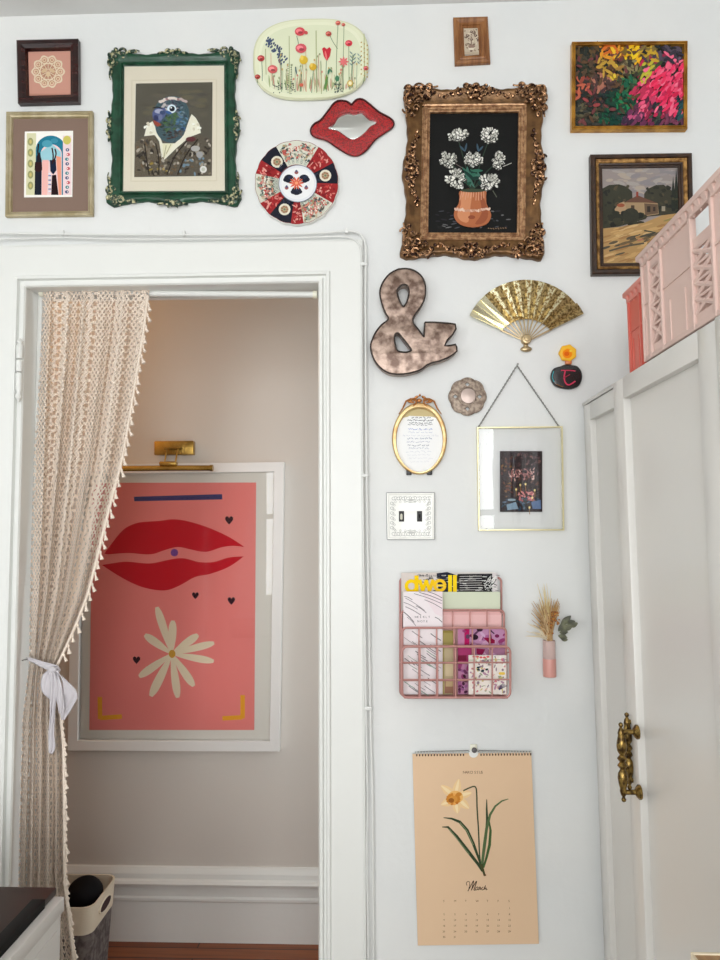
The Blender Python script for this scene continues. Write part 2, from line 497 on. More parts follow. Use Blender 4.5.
# ================================================================== pictures on the wall
M['green'] = mat('green painted frame', (14,52,34), rough=0.3, color2=(24,70,48), nscale=40, bump=0.3, bscale=120)
M['greenglint'] = mat('green and gold ornament with painted highlights', (20,48,36), rough=0.36, metal=0.2, color2=(190,184,146), nscale=150, lo=0.48, hi=0.62, bump=0.4, bscale=200)  # pale flecks paint highlights onto the gold-green ornament
M['gilt'] = mat('antique gilt', (122,88,52), rough=0.33, metal=0.5, color2=(84,58,32), nscale=45, lo=0.35, hi=0.65, bump=0.3, bscale=160)
M['giltdark'] = mat('dark gilt ornament', (176,134,98), rough=0.24, metal=0.7, color2=(40,18,12), nscale=130, lo=0.44, hi=0.56, bump=0.5, bscale=220)  # highlights and crevice shade put into the mixed gilt tones
M['giltlip'] = mat('gilt sight edge', (180,142,104), rough=0.35, metal=0.4, color2=(126,88,58), nscale=90, lo=0.4, hi=0.6)
M['goldframe'] = mat('thin gold frame', (196,146,62), rough=0.3, metal=0.7, color2=(150,104,40), nscale=30)
M['palegold'] = mat('pale gold frame', (182,170,140), rough=0.35, metal=0.45, color2=(160,146,112), nscale=25)
M['mahogany'] = mat('dark mahogany', (50,18,16), rough=0.25, color2=(32,12,12), nscale=18, stretch=(1,1,6))
M['oldgold'] = mat('dark gold and brown frame', (186,142,82), rough=0.3, metal=0.6, color2=(110,76,40), nscale=60)
M['brownwood'] = mat('dark brown frame', (58,36,20), rough=0.4, color2=(40,24,14), nscale=50)
M['tanwood'] = mat('tan wood', (150,102,60), rough=0.35, color2=(116,72,38), nscale=12, stretch=(8,1,1))
M['mat_cream'] = mat('cream mat board', (226,219,200), rough=0.85, k=1.05)
M['mat_brown'] = mat('brown mat board', (134,104,90), rough=0.85, k=1.05)
M['glass'] = bpy.data.materials.new('picture glass'); M['glass'].use_nodes = True
def glassmat(m, ior=1.5, rough=0.0, tint=(1,1,1,1)):
    N = m.node_tree.nodes; L = m.node_tree.links; N.clear()
    o = N.new('ShaderNodeOutputMaterial'); t = N.new('ShaderNodeBsdfTransparent'); g = N.new('ShaderNodeBsdfGlossy')
    t.inputs['Color'].default_value = tint
    g.inputs['Roughness'].default_value = rough; fr = N.new('ShaderNodeFresnel'); fr.inputs['IOR'].default_value = min(ior, 1.35)
    mx = N.new('ShaderNodeMixShader'); L.new(fr.outputs[0], mx.inputs[0]); L.new(t.outputs[0], mx.inputs[1]); L.new(g.outputs[0], mx.inputs[2]); L.new(mx.outputs[0], o.inputs['Surface'])
glassmat(M['glass'])

def q4(Tm, pts, Y): return [Tm(x, y, Y*DS) for x, y in pts]
def pane(parent, q, y, m=None, name='glass'):
    bm = NB(); plate_quad(bm, q, y-0.0008, y+0.0008); return obj(name, bm, m or M['glass'], parent, smooth=False)

# ---- small mahogany square with a doily
Tm = T(0, 30, 4.923)
r = thing('framed_picture', 'small square dark mahogany frame holding a pale lace doily on pink', 'picture', Tm(240,362,0), 'framed pictures on the wall')
q = q4(Tm, [(85,55),(388,48),(390,358),(92,366)], -0.02)
bm = NB(); molding(bm, q, [(0,0),(0,0.026),(0.003,0.03),(0.012,0.03),(0.017,0.024),(0.020,0.022),(0.022,0.012),(0.024,0.006)]); obj('frame', bm, M['mahogany'], r, smooth=False)
a = Art(Tm, DS*-0.008)
a.rect(110,80,368,335,(172,122,106)); a.rect(130,100,346,314,(192,142,126))
cx, cy = 237, 205
def ring(a, cx, cy, R, w, c, n=40, sc=0, amp=0, ry=1.0):
    pts = [(cx+(R+amp*math.cos(sc*t*2*PI/n))*math.cos(2*PI*t/n), cy+ry*(R+amp*math.cos(sc*t*2*PI/n))*math.sin(2*PI*t/n)) for t in range(n+1)]
    a.line(pts, w, c)
a.ell(cx, cy, 62, 62, (178,132,110), n=24)
cl = (212,196,170)
for k in range(10):
    t = 2*PI*k/10; x, y = cx+60*math.cos(t), cy+60*math.sin(t)
    ring(a, x, y, 17, 5, cl, 14); ring(a, x, y, 8, 4, (214,196,164), 10)
ring(a, cx, cy, 76, 4, cl, 60, 10, 6); ring(a, cx, cy, 40, 5, cl, 40); ring(a, cx, cy, 26, 4, (160,122,96), 30, 6, 4)
for k in range(12):
    t = 2*PI*k/12; a.line([(cx+8*math.cos(t), cy+8*math.sin(t)), (cx+40*math.cos(t), cy+40*math.sin(t))], 3, cl)
for dx in (-20, 20): a.ell(cx+dx, cy-5, 15, 9, (198,170,136), 0.6 if dx > 0 else -0.6)
a.ell(cx, cy+12, 10, 14, (204,180,146))
a.build('print', r, M['ink'])

# ---- pale gold frame, brown mat, arch with figures
r = thing('framed_picture', 'pale gold frame with brown mat around a blue arched figure print', 'picture', Tm(240,918,0), 'framed pictures on the wall')
q = q4(Tm, [(30,402),(455,398),(456,912),(25,918)], -0.02)
bm = NB(); molding(bm, q, [(0,0),(0,0.018),(0.002,0.02),(0.006,0.02),(0.009,0.015),(0.012,0.013),(0.0135,0.008),(0.0145,0.004)]); obj('frame', bm, M['palegold'], r, smooth=False)
a = Art(Tm, DS*-0.006, k=1.0); a.rect(38,412,445,908,(134,112,100)); a.build('mat_board', r, M['ink'])
a = Art(Tm, DS*-0.0068)
a.poly([(122,500),(360,496),(356,822),(118,824)], (238,232,226))
a.poly([(132,508),(178,508),(174,812),(128,812)], (206,204,168))
for k in range(5): a.ell(150, 550+k*54, 14, 20, (150,152,104)); a.ell(150, 550+k*54, 6, 10, (196,180,110))
arch = lambda cx, y0, rx, yb: [(cx-rx, yb)]+[(cx-rx*math.cos(PI*k/16), y0-rx*0.95*math.sin(PI*k/16)) for k in range(17)]+[(cx+rx, yb)]
a.poly(arch(250, 590, 74, 812), (34,116,140)); a.poly(arch(252, 612, 52, 812), (226,196,196))
a.poly([(200,600),(255,560),(300,600),(300,640),(200,650)], (150,196,206))
a.ell(232,560,26,18,(76,150,170)); a.ell(268,545,18,12,(60,136,160))
a.poly([(180,620),(195,600),(205,640),(205,700),(204,812),(170,812),(172,700)], (24,28,40))
a.poly([(172,650),(206,650),(208,690),(190,700),(170,690)], (44,20,24)); a.line([(190,560),(186,600),(192,640)], 7, (40,20,22))
a.poly([(245,640),(275,640),(278,690),(262,712),(248,695)], (20,30,54)); a.line([(256,580),(262,620),(258,660)], 7, (46,22,24), sm=3)
a.line([(270,585),(276,610),(264,650)], 7, (46,22,24), sm=3); a.poly([(256,715),(276,712),(288,812),(252,812)], (34,16,20))
a.poly([(208,640),(240,640),(232,812),(206,812)], (232,178,170)); a.poly([(276,620),(300,625),(302,812),(290,812)], (226,150,124))
for k in range(9): a.line([(238,706+k*11),(252,706+k*11)], 5, (70,126,170) if k % 2 else (214,224,232))
a.rect(310,520,352,812,(228,206,208)); a.ell(330,542,20,22,(198,188,96))
for k in range(10): a.ell(332+4*math.sin(k*2), 590+k*23, 9, 8, [(60,60,110),(190,80,90),(40,120,130)][k % 3]); a.ell(332,590+k*23,3,3,(240,236,230))
a.build('print', r, M['ink'])

# ---- green ornate frame with a bird portrait
Tm = T(100, 35, 4.8)
r = thing('framed_picture', 'ornate green frame with a blue bird in a white ruff collar', 'picture', Tm(345,820,0), 'framed pictures on the wall')
q = q4(Tm, [(52,82),(650,76),(656,798),(44,800)], -0.025)
def bump_g(k, s):
    v = 0.0
    v += 0.009*math.exp(-((s-0.02)/0.10)**2) + 0.009*math.exp(-((s-0.98)/0.10)**2)
    v += 0.008*math.exp(-((s-0.5)/0.075)**2)
    v -= 0.0035*math.exp(-((s-0.27)/0.10)**2) + 0.0035*math.exp(-((s-0.73)/0.10)**2)
    v += 0.001*math.sin(s*60)
    return v
bm = NB(); ornate(bm, q, [(0,0),(0.0,0.014),(0.003,0.02),(0.008,0.024),(0.014,0.023),(0.019,0.016),(0.022,0.014),(0.0225,0.018),(0.0255,0.018),(0.027,0.008),(0.031,0.005)], bump_g, n=40, fade=0.02)
obj('frame', bm, M['green'], r, angle=60)
Yo = -0.013
for (cx, cy, sx, sy) in ((70,95,1,1),(635,90,-1,1),(640,778,-1,-1),(62,780,1,-1)):
    bm = NB()
    scroll(bm, Tm, cx-14*sx, cy+34*sy, 26, 0, 1.3, 0.0026, Yo, 1*sx*sy); scroll(bm, Tm, cx+36*sx, cy-12*sy, 26, PI/2, 1.3, 0.0026, Yo, -1*sx*sy)
    for (dx, dy, lx, ly, ro) in ((0,0,20,13,0.78),(-18,78,9,26,0.1),(86,-16,26,9,0.1),(-24,0,12,12,0),(6,-26,12,10,0)):
        leafblob(bm, Tm, cx+dx*sx, cy+dy*sy, lx, ly, ro*sx*sy, Yo-0.001)
    tube(bm, [Tm(cx+t*120*sx, cy-(14-10*math.sin(t*6))*sy, Yo) for t in [i/10 for i in range(11)]], 0.0016, 6)
    tube(bm, [Tm(cx-(18-8*math.sin(t*6))*sx, cy+t*120*sy, Yo) for t in [i/10 for i in range(11)]], 0.0016, 6)
    obj('corner_ornament', bm, M['greenglint'], r)
for (cx, cy, hz) in ((350,82,1),(655,430,0),(348,806,1),(44,438,0)):
    bm = NB()
    for s in (-1, 1):
        if hz: scroll(bm, Tm, cx+26*s, cy, 20, PI/2, 1.2, 0.0024, Yo, s); leafblob(bm, Tm, cx+58*s, cy+4, 20, 7, 0.2*s, Yo)
        else: scroll(bm, Tm, cx, cy+26*s, 18, 0, 1.2, 0.0024, Yo, s); leafblob(bm, Tm, cx, cy+58*s, 7, 20, 0.2*s, Yo)
    leafblob(bm, Tm, cx, cy, 12, 15, 0, Yo, 0.005)
    obj('side_ornament', bm, M['greenglint'], r)
a = Art(Tm, DS*-0.007, k=1.06); a.poly([(108,138),(604,133),(604,758),(106,762)], (222,215,196)); a.poly([(150,215),(562,210),(562,702),(146,705)], (214,206,184))
a.poly([(156,221),(556,216),(556,696),(152,699)], (224,217,198)); a.build('mat_board', r, M['ink'])
random.seed(3)
a = Art(Tm, DS*-0.0085)
a.poly([(172,233),(540,226),(537,676),(164,682)], (84,80,68))
for i in range(26): a.ell(random.uniform(215,500), random.uniform(262,440), random.uniform(22,36), random.uniform(8,14), random.choice([(92,86,72),(78,74,62),(96,90,70),(74,72,64)]), n=10)
a.poly([(166,520),(200,492),(262,478),(300,560),(300,676),(166,680)], (96,86,70)); a.poly([(536,500),(480,478),(440,470),(360,560),(300,620),(300,676),(536,675)], (90,82,68))
a.poly([(212,486),(226,430),(252,414),(280,470),(300,520),(360,520),(402,480),(430,400),(440,380),(460,398),(478,430),(484,470),(430,490),(370,540),(310,598),(296,590),(284,510),(262,480)], (226,224,206))
for i in range(16): a.ell(random.choice([random.uniform(215,250), random.uniform(440,480)]), random.uniform(410,475), 8, 6, random.choice([(238,236,224),(204,198,176)]), random.uniform(0,3), 8)
a.poly([(300,520),(352,520),(330,560),(304,596)], (220,218,188)); a.line([(318,530),(306,590)], 4, (170,164,130)); a.line([(340,525),(318,570)], 4, (170,164,130))
a.poly(smooth_closed([(262,350),(284,318),(330,294),(385,300),(420,340),(428,390),(408,450),(392,492),(352,516),(305,508),(272,470),(262,420),(252,385)], 3), (58,84,92))
for i in range(150):
    t = random.uniform(0, 2*PI); rr = random.uniform(0, 1)**0.5; x, y = 345+72*rr*math.cos(t), 405+96*rr*math.sin(t)
    c = random.choice([(60,96,132),(88,124,150),(36,52,70),(110,130,140)]) if x > 370 else (random.choice([(54,84,52),(72,104,60),(40,56,50)]) if y > 370 else random.choice([(146,144,152),(96,96,110),(190,184,180),(60,64,80)]))
    if y > 460: c = random.choice([(36,40,42),(64,50,48),(82,78,74)])
    a.ell(x, y, 9, 4.5, c, random.uniform(-0.8,0.8), 8)
for i in range(12): a.ell(290+i*11, 318-14*math.sin(i/11*PI)+random.uniform(-3,3), 10, 7, random.choice([(186,170,166),(214,204,196),(150,120,120)]), 0.3, 8)
a.poly(smooth_closed([(252,372),(272,352),(310,350),(318,378),(300,404),(282,424),(258,408)], 3), (84,94,136)); a.ell(284,366,22,11,(166,170,190)); a.ell(268,400,12,16,(48,56,96)); a.ell(300,372,14,10,(60,76,112)); a.ell(290,395,10,14,(110,118,150))
a.poly([(256,408),(282,420),(296,432),(276,440),(258,426)], (150,70,56)); a.line([(252,350),(275,346),(300,352)], 5, (30,24,30))
a.ell(344,354,22,21,(214,228,234), n=20); a.ell(346,354,13,13,(20,24,34), n=18); a.ell(342,349,4,4,(230,235,240)); a.ell(330,372,16,7,(60,96,150),0.4)
for i in range(200):
    x, y = random.uniform(174,528), random.uniform(500,668)
    if 262 < x < 400 and y < 596-abs(x-315)*0.9: continue
    if y < 490+abs(x-345)*0.05: continue
    c = random.choice([(52,46,40),(124,114,98),(156,148,132),(84,74,56),(108,90,68),(176,168,154),(70,64,58)])
    if 380 < x < 500 and y > 580 and random.random() < 0.4: c = (112,136,150)
    if 240 < x < 330 and y > 600 and random.random() < 0.4: c = random.choice([(150,130,66),(120,50,52),(172,150,96)])
    a.ell(x, y, random.uniform(6,13), random.uniform(4,8), c, random.uniform(0,3), 8)
for dx in (0, 1):
    a.line([(214+dx*52,520),(222+dx*60,590),(236+dx*46,670)], 6, (44,36,30), sm=3); a.line([(470-dx*45,500),(410-dx*50,580),(372-dx*50,670)], 6, (44,36,30), sm=3)
a.ell(436,500,24,12,(96,48,52)); a.ell(458,545,22,14,(176,174,170)); a.ell(478,575,16,16,(160,160,160)); a.ell(496,645,17,17,(214,212,208)); a.ell(496,645,9,9,(186,188,176))
a.build('print', r, M['ink'])
pane(r, q4(Tm, [(110,140),(602,136),(602,756),(108,760)], -0.011), -0.0065)

# ---- tiny tan wooden frame
Tm = T(445, 5, 13.09)
r = thing('framed_picture', 'tiny tan wooden frame hanging alone near the ceiling', 'picture', Tm(350,770,0), 'framed pictures on the wall')
q = q4(Tm, [(108,158),(560,146),(595,752),(130,778)], -0.018)
bm = NB(); molding(bm, q, [(0,0),(0,0.014),(0.002,0.018),(0.007,0.02),(0.012,0.014),(0.015,0.017),(0.019,0.016),(0.0205,0.009),(0.0225,0.009),(0.0255,0.003)]); obj('frame', bm, M['tanwood'], r, smooth=False)
a = Art(Tm, DS*-0.006)
a.poly([(215,240),(500,240),(500,650),(215,650)], (176,160,140)); random.seed(5)
a.rect(245,278,462,612,(186,172,152))
for i in range(46): a.ell(random.uniform(255,452), random.uniform(290,600), random.uniform(8,20), random.uniform(6,14), random.choice([(128,106,92),(150,132,114),(206,194,172),(112,90,80)]), random.uniform(0,3), 8)
for (x, y) in ((345,350),(300,400),(400,400),(345,450),(275,420),(430,440),(380,370)): a.ell(x, y, 22, 16, (92,70,64), n=10); a.ell(x-3, y-4, 10, 7, (186,170,150), n=8)
a.line([(345,460),(345,560)], 10, (110,88,76)); a.petal(345,520,290,500,16,(110,92,78)); a.petal(345,530,400,505,16,(110,92,78)); a.ell(350,540,48,20,(140,116,104)); a.ell(345,575,40,14,(214,204,184))
a.build('print', r, M['ink'])

# ---- gilt baroque frame, white carnations on black
Tm = T(395, 75, 4.5)
r = thing('framed_picture', 'ornate carved gilt frame with white flowers in a clay vase on black', 'picture', Tm(350,825,0), 'framed pictures on the wall')
q = q4(Tm, [(52,52),(672,46),(664,810),(38,808)], -0.04)
def bump_o(k, s):
    v = 0.008*math.exp(-((s-0.0)/0.11)**2) + 0.008*math.exp(-((s-1.0)/0.11)**2) + 0.007*math.exp(-((s-0.5)/0.09)**2)
    v -= 0.004*math.exp(-((s-0.3)/0.09)**2) + 0.004*math.exp(-((s-0.7)/0.09)**2)
    return v + 0.0012*math.sin(s*70)
bm = NB(); ornate(bm, q, [(0,0),(0,0.022),(0.002,0.030),(0.006,0.036),(0.012,0.034),(0.022,0.026),(0.034,0.022),(0.040,0.021)], bump_o, n=48, fade=0.03)
obj('frame', bm, M['gilt'], r, angle=70)
iq = inset_quad(q, 0.0395)
bm = NB(); molding(bm, iq, [(0,0.020),(0,0.026),(0.002,0.028),(0.005,0.026),(0.0055,0.020),(0.009,0.020),(0.0095,0.023),(0.0125,0.023),(0.015,0.018),(0.0155,0.020),(0.0185,0.019),(0.019,0.008)])
obj('liner', bm, M['giltlip'], r, smooth=False)
bq = inset_quad(iq, 0.0112)
bm = NB()
for k in range(4):
    A_, B_ = bq[k], bq[(k+1) % 4]; n = int((B_-A_).length/0.0062)
    for j in range(n):
        p = A_.lerp(B_, (j+0.5)/n); ball(bm, (p.x, -0.0138, p.z), 0.0022, seg=6, rings=4)
obj('bead_edge', bm, M['giltlip'], r)
Yo = -0.0205; random.seed(11)
def corner(cx, cy, sx, sy):
    bm = NB(); S = sx*sy
    for (dx, dy, R_, a0, tn, sg) in ((22,60,30,PI/2,1.4,1),(62,20,30,0,1.4,-1),(66,66,22,PI,1.3,1),(10,110,20,PI,1.2,-1),(112,10,20,PI/2,1.2,1),(18,18,20,PI,1.1,1),(100,50,15,0,1.1,1),(50,104,15,0,1.1,-1),(130,34,12,2,1.1,1),(32,136,12,1,1.1,-1)):
        scroll(bm, Tm, cx+dx*sx, cy+dy*sy, R_, a0, tn, 0.0027, Yo, sg*S)
    for i in range(16):
        t = i/15*PI/2; R_ = random.choice([40,75,110]); dx, dy = R_*math.cos(t), R_*math.sin(t)
        leafblob(bm, Tm, cx+(10+dx)*sx, cy+(10+dy)*sy, random.uniform(7,13), random.uniform(4,7), random.uniform(0,3), Yo, 0.005)
    for t in (0, 1):
        pts = [(cx+(150-14*i)*sx, cy+(6+abs(4*math.sin(i)))*sy) if t else (cx+(6+abs(4*math.sin(i)))*sx, cy+(150-14*i)*sy) for i in range(11)]
        tube(bm, [Tm(x, y, Yo) for x, y in pts], 0.0022, 6)
    obj('corner_ornament', bm, M['giltdark'], r)
for c in ((44,44,1,1),(680,38,-1,1),(670,815,-1,-1),(32,815,1,-1)): corner(*c)
def centre(cx, cy, ux, uy):
    bm = NB()     # u runs along the side, v points inward
    vx, vy = (0, 1) if ux else (1, 0)
    if (ux and cy > 400) : vy = -1
    if (uy and cx > 350) : vx = -1
    def at(u, v): return (cx+u*ux+v*vx, cy+u*uy+v*vy)
    for s in (-1, 1):
        for (u, v, R_, a0, tn) in ((34,20,24,0.5,1.3),(72,26,18,2,1.3),(20,46,16,1,1.2),(104,34,13,2,1.1),(46,4,14,0,1.1)):
            x, y = at(u*s, v); scroll(bm, Tm, x, y, R_, a0*s, tn, 0.0026, Yo, s)
        for (u, v) in ((130,46),(150,40),(142,54),(165,48),(122,38)):
            x, y = at(u*s, v); leafblob(bm, Tm, x, y, 11, 8, u, Yo+0.006, 0.005)
    for (u, v, lx, ly) in ((0,0,18,12),(0,22,14,16),(0,48,18,11),(-12,10,8,8),(12,10,8,8)):
        x, y = at(u, v); leafblob(bm, Tm, x, y, lx if ux else ly, ly if ux else lx, 0, Yo, 0.007)
    obj('side_ornament', bm, M['giltdark'], r)
centre(365, 46, 1, 0); centre(345, 812, 1, 0); centre(52, 420, 0, 1); centre(672, 415, 0, 1)
a = Art(Tm, DS*-0.008, k=1.0); random.seed(9)
a.poly([(130,140),(580,140),(580,730),(130,730)], (9,10,9)); 
for i in range(36):
    x, y = random.uniform(180,540), random.uniform(610,690); a.ell(x, y, random.uniform(6,16), random.uniform(2,4), random.choice([(70,72,78),(100,100,100),(52,50,66),(34,34,38)]), random.uniform(-0.3,0.3), 8)
st = (30,70,52)
for (x, y) in ((283,285),(425,285),(240,385),(350,390),(462,390),(290,470),(420,480)): a.line([(x, y),((x+348)/2+random.uniform(-6,6),(y+520)/2-10),(348,520)], 5, (40,58,44), sm=4)
for i in range(22): a.petal(345+random.uniform(-30,30), 450+random.uniform(-20,40), 345+random.uniform(-60,60), 450+random.uniform(-40,60), 14, random.choice([(28,78,60),(46,104,84),(20,52,44),(64,110,96)]))
for (x, y, dx, dy) in ((315,330,-24,-12),(315,330,8,-24),(375,330,22,-10),(375,330,-6,-22)): a.petal(x, y+14, x+dx, y+dy, 9, (60,84,100))
a.line([(485,412),(525,396)], 3, (190,190,180)); a.line([(440,520),(458,550)], 4, (90,96,80)); a.line([(250,385),(305,420)], 3, (110,96,90))
def carn(cx, cy, rx, ry, rot, clip=None):
    for ph in range(3):
        for i in range(24 if ph < 2 else 18):
            t = random.uniform(0, 2*PI); rr = (1.0, 0.75, 0.45)[ph]*random.uniform(0.75, 1)
            x0, y0 = rx*rr*math.cos(t), ry*rr*math.sin(t); x = cx+x0*math.cos(rot)-y0*math.sin(rot); y = cy+x0*math.sin(rot)+y0*math.cos(rot)
            a.ell(x, y, 12, 8, (58,58,54), t+rot, 8); a.ell(x, y-1, 9.5, 5.6, random.choice([(226,226,216),(206,206,196),(240,240,232),(180,180,170)]), t+rot+random.uniform(-.5,.5), 8)
carn(283,272,42,24,-0.25); carn(425,270,36,34,0.5); carn(238,382,34,34,-0.6); carn(352,380,40,30,0.1); carn(466,385,24,36,0.2); carn(277,470,46,42,0.2); carn(424,482,42,36,0)
v = smooth_closed([(290,525),(330,512),(405,520),(410,545),(412,580),(428,612),(432,640),(410,672),(350,686),(292,672),(266,638),(270,605),(286,580),(290,550)], 3)
a.poly(v, (176,104,66)); a.poly(smooth_closed([(300,530),(345,520),(340,590),(330,660),(295,655),(280,625),(296,585)], 3), (206,138,98)); a.poly(smooth_closed([(380,540),(402,560),(420,625),(400,665),(360,670),(390,620)], 3), (150,82,52))
for i in range(20): a.ell(272+i*8, 602+8*math.sin(i/19*PI)+random.uniform(-3,3), 8, 5, random.choice([(214,176,156),(196,146,120),(226,196,176)]), random.uniform(0,3), 8)
for i in range(10): a.line([(300+i*11,525+random.uniform(-4,4)),(292+i*12,545+random.uniform(0,20))], 3, (214,160,130))
a.ell(350,520,56,8,(60,70,52)); a.ell(345,640,16,9,(140,72,46))
for i in range(8): a.line([(418+i*11,688+random.uniform(-2,2)),(424+i*11,693+random.uniform(-3,2))], 3, (150,120,90))
a.build('painting', r, M['oil'])

# ---- thin gold frame, abstract garden
Tm = T(560, 30, 5.143)
r = thing('framed_picture', 'thin gold frame with bright pink, yellow and green brushwork painting', 'picture', Tm(360,512,0), 'framed pictures on the wall')
q = q4(Tm, [(62,60),(657,55),(656,508),(60,512)], -0.03)
bm = NB(); molding(bm, q, [(0,0),(0,0.028),(0.001,0.03),(0.003,0.03),(0.0042,0.026),(0.0055,0.026),(0.0065,0.029),(0.0082,0.029),(0.009,0.02),(0.010,0.012)]); obj('frame', bm, M['goldframe'], r, smooth=False)
a = Art(Tm, DS*-0.016, k=1.05); a.STEP = 4e-6; random.seed(21)
a.rect(70,62,650,502,(44,46,40))
zones = [((130,110),[(66,60,48),(92,72,44),(48,50,44)]),((280,95),[(224,150,44),(214,110,44),(240,190,50),(150,86,44)]),((370,110),[(240,202,40),(236,180,30),(222,150,30),(120,96,44)]),
 ((450,120),[(130,110,60),(70,60,76),(200,160,50)]),((560,110),[(56,50,62),(84,74,88),(40,42,44),(96,84,100)]),((120,200),[(58,58,44),(84,66,50),(40,48,40)]),((250,210),[(120,84,46),(190,150,60),(90,62,44)]),
 ((290,225),[(222,190,60),(160,120,56)]),((440,210),[(190,180,60),(110,110,60),(66,80,50)]),((110,290),[(190,96,72),(150,70,56),(60,52,48)]),((230,270),[(170,110,90),(80,60,56)]),((330,280),[(30,92,66),(52,70,50),(60,110,70)]),
 ((160,350),[(150,66,66),(60,44,44),(38,44,42)]),((240,340),[(24,62,48),(34,44,44),(70,50,52)]),((330,370),[(20,100,62),(36,124,78),(24,64,48)]),((260,430),[(24,80,56),(30,50,44),(16,60,50)]),((130,430),[(90,84,62),(60,60,54),(40,46,40)]),
 ((420,330),[(190,50,84),(232,70,110)]),((500,250),[(238,54,96),(250,90,124),(226,40,80)]),((580,230),[(246,70,112),(232,50,96),(250,100,130)]),((620,270),[(240,80,116),(220,50,90)]),((540,340),[(236,52,98),(250,92,130),(214,34,76)]),
 ((590,400),[(230,50,94),(246,96,130)]),((430,380),[(196,60,96),(90,44,66),(230,86,124)]),((400,450),[(110,52,84),(190,80,120),(60,40,60)]),((500,430),[(44,40,52),(60,70,60),(120,50,84)]),((620,400),[(28,52,64),(40,80,84)]),((560,470),[(90,50,70),(40,44,50),(120,60,84)]),((350,200),[(96,84,60),(140,130,90),(60,56,44)])]
# sort by dark first so the pinks lie on top
for i in range(1400):
    x, y = random.uniform(84,636), random.uniform(78,484)
    z = min(zones, key=lambda z: (z[0][0]-x)**2+((z[0][1]-y)*1.15)**2+random.uniform(0,900)); c = random.choice(z[1])
    if random.random() < 0.22: c = random.choice([(70,60,46),(96,70,50),(40,44,38),(110,60,60)]) if x < 400 or y < 120 else random.choice([(190,40,80),(150,40,70),(250,110,140)])
    an = random.uniform(-1.3,-0.5) if z[0][0] > 380 and z[0][1] > 200 else random.uniform(0,PI)
    l, w_ = random.uniform(13,27), random.uniform(6,10)
    a.ell(x, y, l, w_, c, an, 8)
a.build('painting', r, M['oil'])

# ---- farmhouse landscape
Tm = T(580, 145, 5.143)
r = thing('framed_picture', 'dark gold frame with a farmhouse and dirt road landscape painting', 'picture', Tm(320,660,0), 'framed pictures on the wall')
q = q4(Tm, [(55,46),(578,38),(592,658),(64,664)], -0.034)
bm = NB(); molding(bm, q, [(0,0),(0,0.028),(0.003,0.034),(0.010,0.034),(0.012,0.028)]); obj('frame', bm, M['brownwood'], r, smooth=False)
q2 = inset_quad(q, 0.012)
bm = NB(); molding(bm, q2, [(0,0.028),(0.001,0.031),(0.007,0.026),(0.0085,0.022)]); obj('inner_molding', bm, M['oldgold'], r, smooth=False)
q3 = inset_quad(q2, 0.0085)
bm = NB(); molding(bm, q3, [(0,0.022),(0.004,0.020),(0.005,0.015),(0.009,0.014),(0.0098,0.008)]); obj('liner', bm, M['brownwood'], r, smooth=False)
a = Art(Tm, DS*-0.0095, k=1.0); random.seed(31)
a.rect(112,92,545,612,(150,140,136))
for i in range(70):
    y = random.uniform(110,260); a.ell(random.uniform(150,500), y, random.uniform(20,40), random.uniform(6,12), random.choice([(166,158,152),(152,144,142),(174,160,146),(140,134,136)]) , random.uniform(-0.3,0.3), 8)
a.poly([(112,225),(150,206),(200,202),(240,214),(268,240),(272,300),(300,330),(340,380),(200,420),(112,430)], (58,58,46))
a.poly([(330,250),(350,225),(390,206),(430,204),(460,226),(480,240),(545,235),(545,350),(330,370)], (62,60,48))
for (x, w_, t) in ((495,13,118),(479,10,160),(512,11,150)): a.poly([(x-w_,330),(x-w_*0.7,230),(x,t),(x+w_*0.7,230),(x+w_,330)], (42,48,40))
for i in range(80):
    x, y = random.choice([(random.uniform(130,265), random.uniform(212,400)), (random.uniform(340,540), random.uniform(215,345))]); a.ell(x, y, random.uniform(6,16), random.uniform(5,10), random.choice([(48,50,40),(70,66,50),(38,42,36),(84,74,56)]), random.uniform(0,3), 8)
a.poly([(232,292),(330,282),(400,300),(405,355),(300,372),(236,350)], (164,138,104)); a.poly([(228,295),(290,262),(300,260),(400,300),(330,296)], (106,74,60)); a.rect(289,240,300,268,(140,60,44))
a.poly([(330,300),(400,305),(402,352),(335,362)], (104,84,66)); a.rect(345,315,362,345,(52,44,38)); a.rect(376,318,388,340,(60,50,44)); a.rect(262,310,280,330,(80,62,50))
a.poly([(178,330),(200,300),(228,290),(240,330),(238,360),(190,370)], (176,146,112)); a.ell(210,310,20,10,(150,82,56)); a.rect(420,315,438,340,(150,140,120))
for i in range(34): a.ell(random.uniform(150,330), random.uniform(345,415), random.uniform(14,26), random.uniform(9,16), random.choice([(46,48,38),(60,58,44),(36,38,32)]), 0, 8)
a.ell(262,362,42,38,(52,52,42), n=16)
a.poly([(112,430),(200,422),(330,400),(420,362),(545,345),(545,612),(112,612)], (178,142,92))
for i in range(120):
    x = random.uniform(128,530); y = random.uniform(375+max(0,(420-x))*0.2, 598)
    c = random.choice([(196,158,104),(180,140,88),(206,172,120),(162,122,76)])
    if (y-500)+(x-300)*0.25 > -40 and (y-540)+(x-250)*0.3 < 20 and random.random() < 0.65: c = random.choice([(96,84,66),(78,74,62),(110,92,66)])
    if x > 380 and y < 430 and random.random() < 0.4: c = (142,128,76)
    if x > 300 and y > 480 and random.random() < 0.3: c = (176,116,90)
    a.ell(x, y, random.uniform(18,42), random.uniform(4,8), c, -0.28, 8)
a.line([(330,440),(390,450),(350,470)], 8, (70,66,54)); a.line([(150,545),(240,520),(330,505)], 9, (92,84,68), sm=3)
a.build('painting', r, M['oil'])
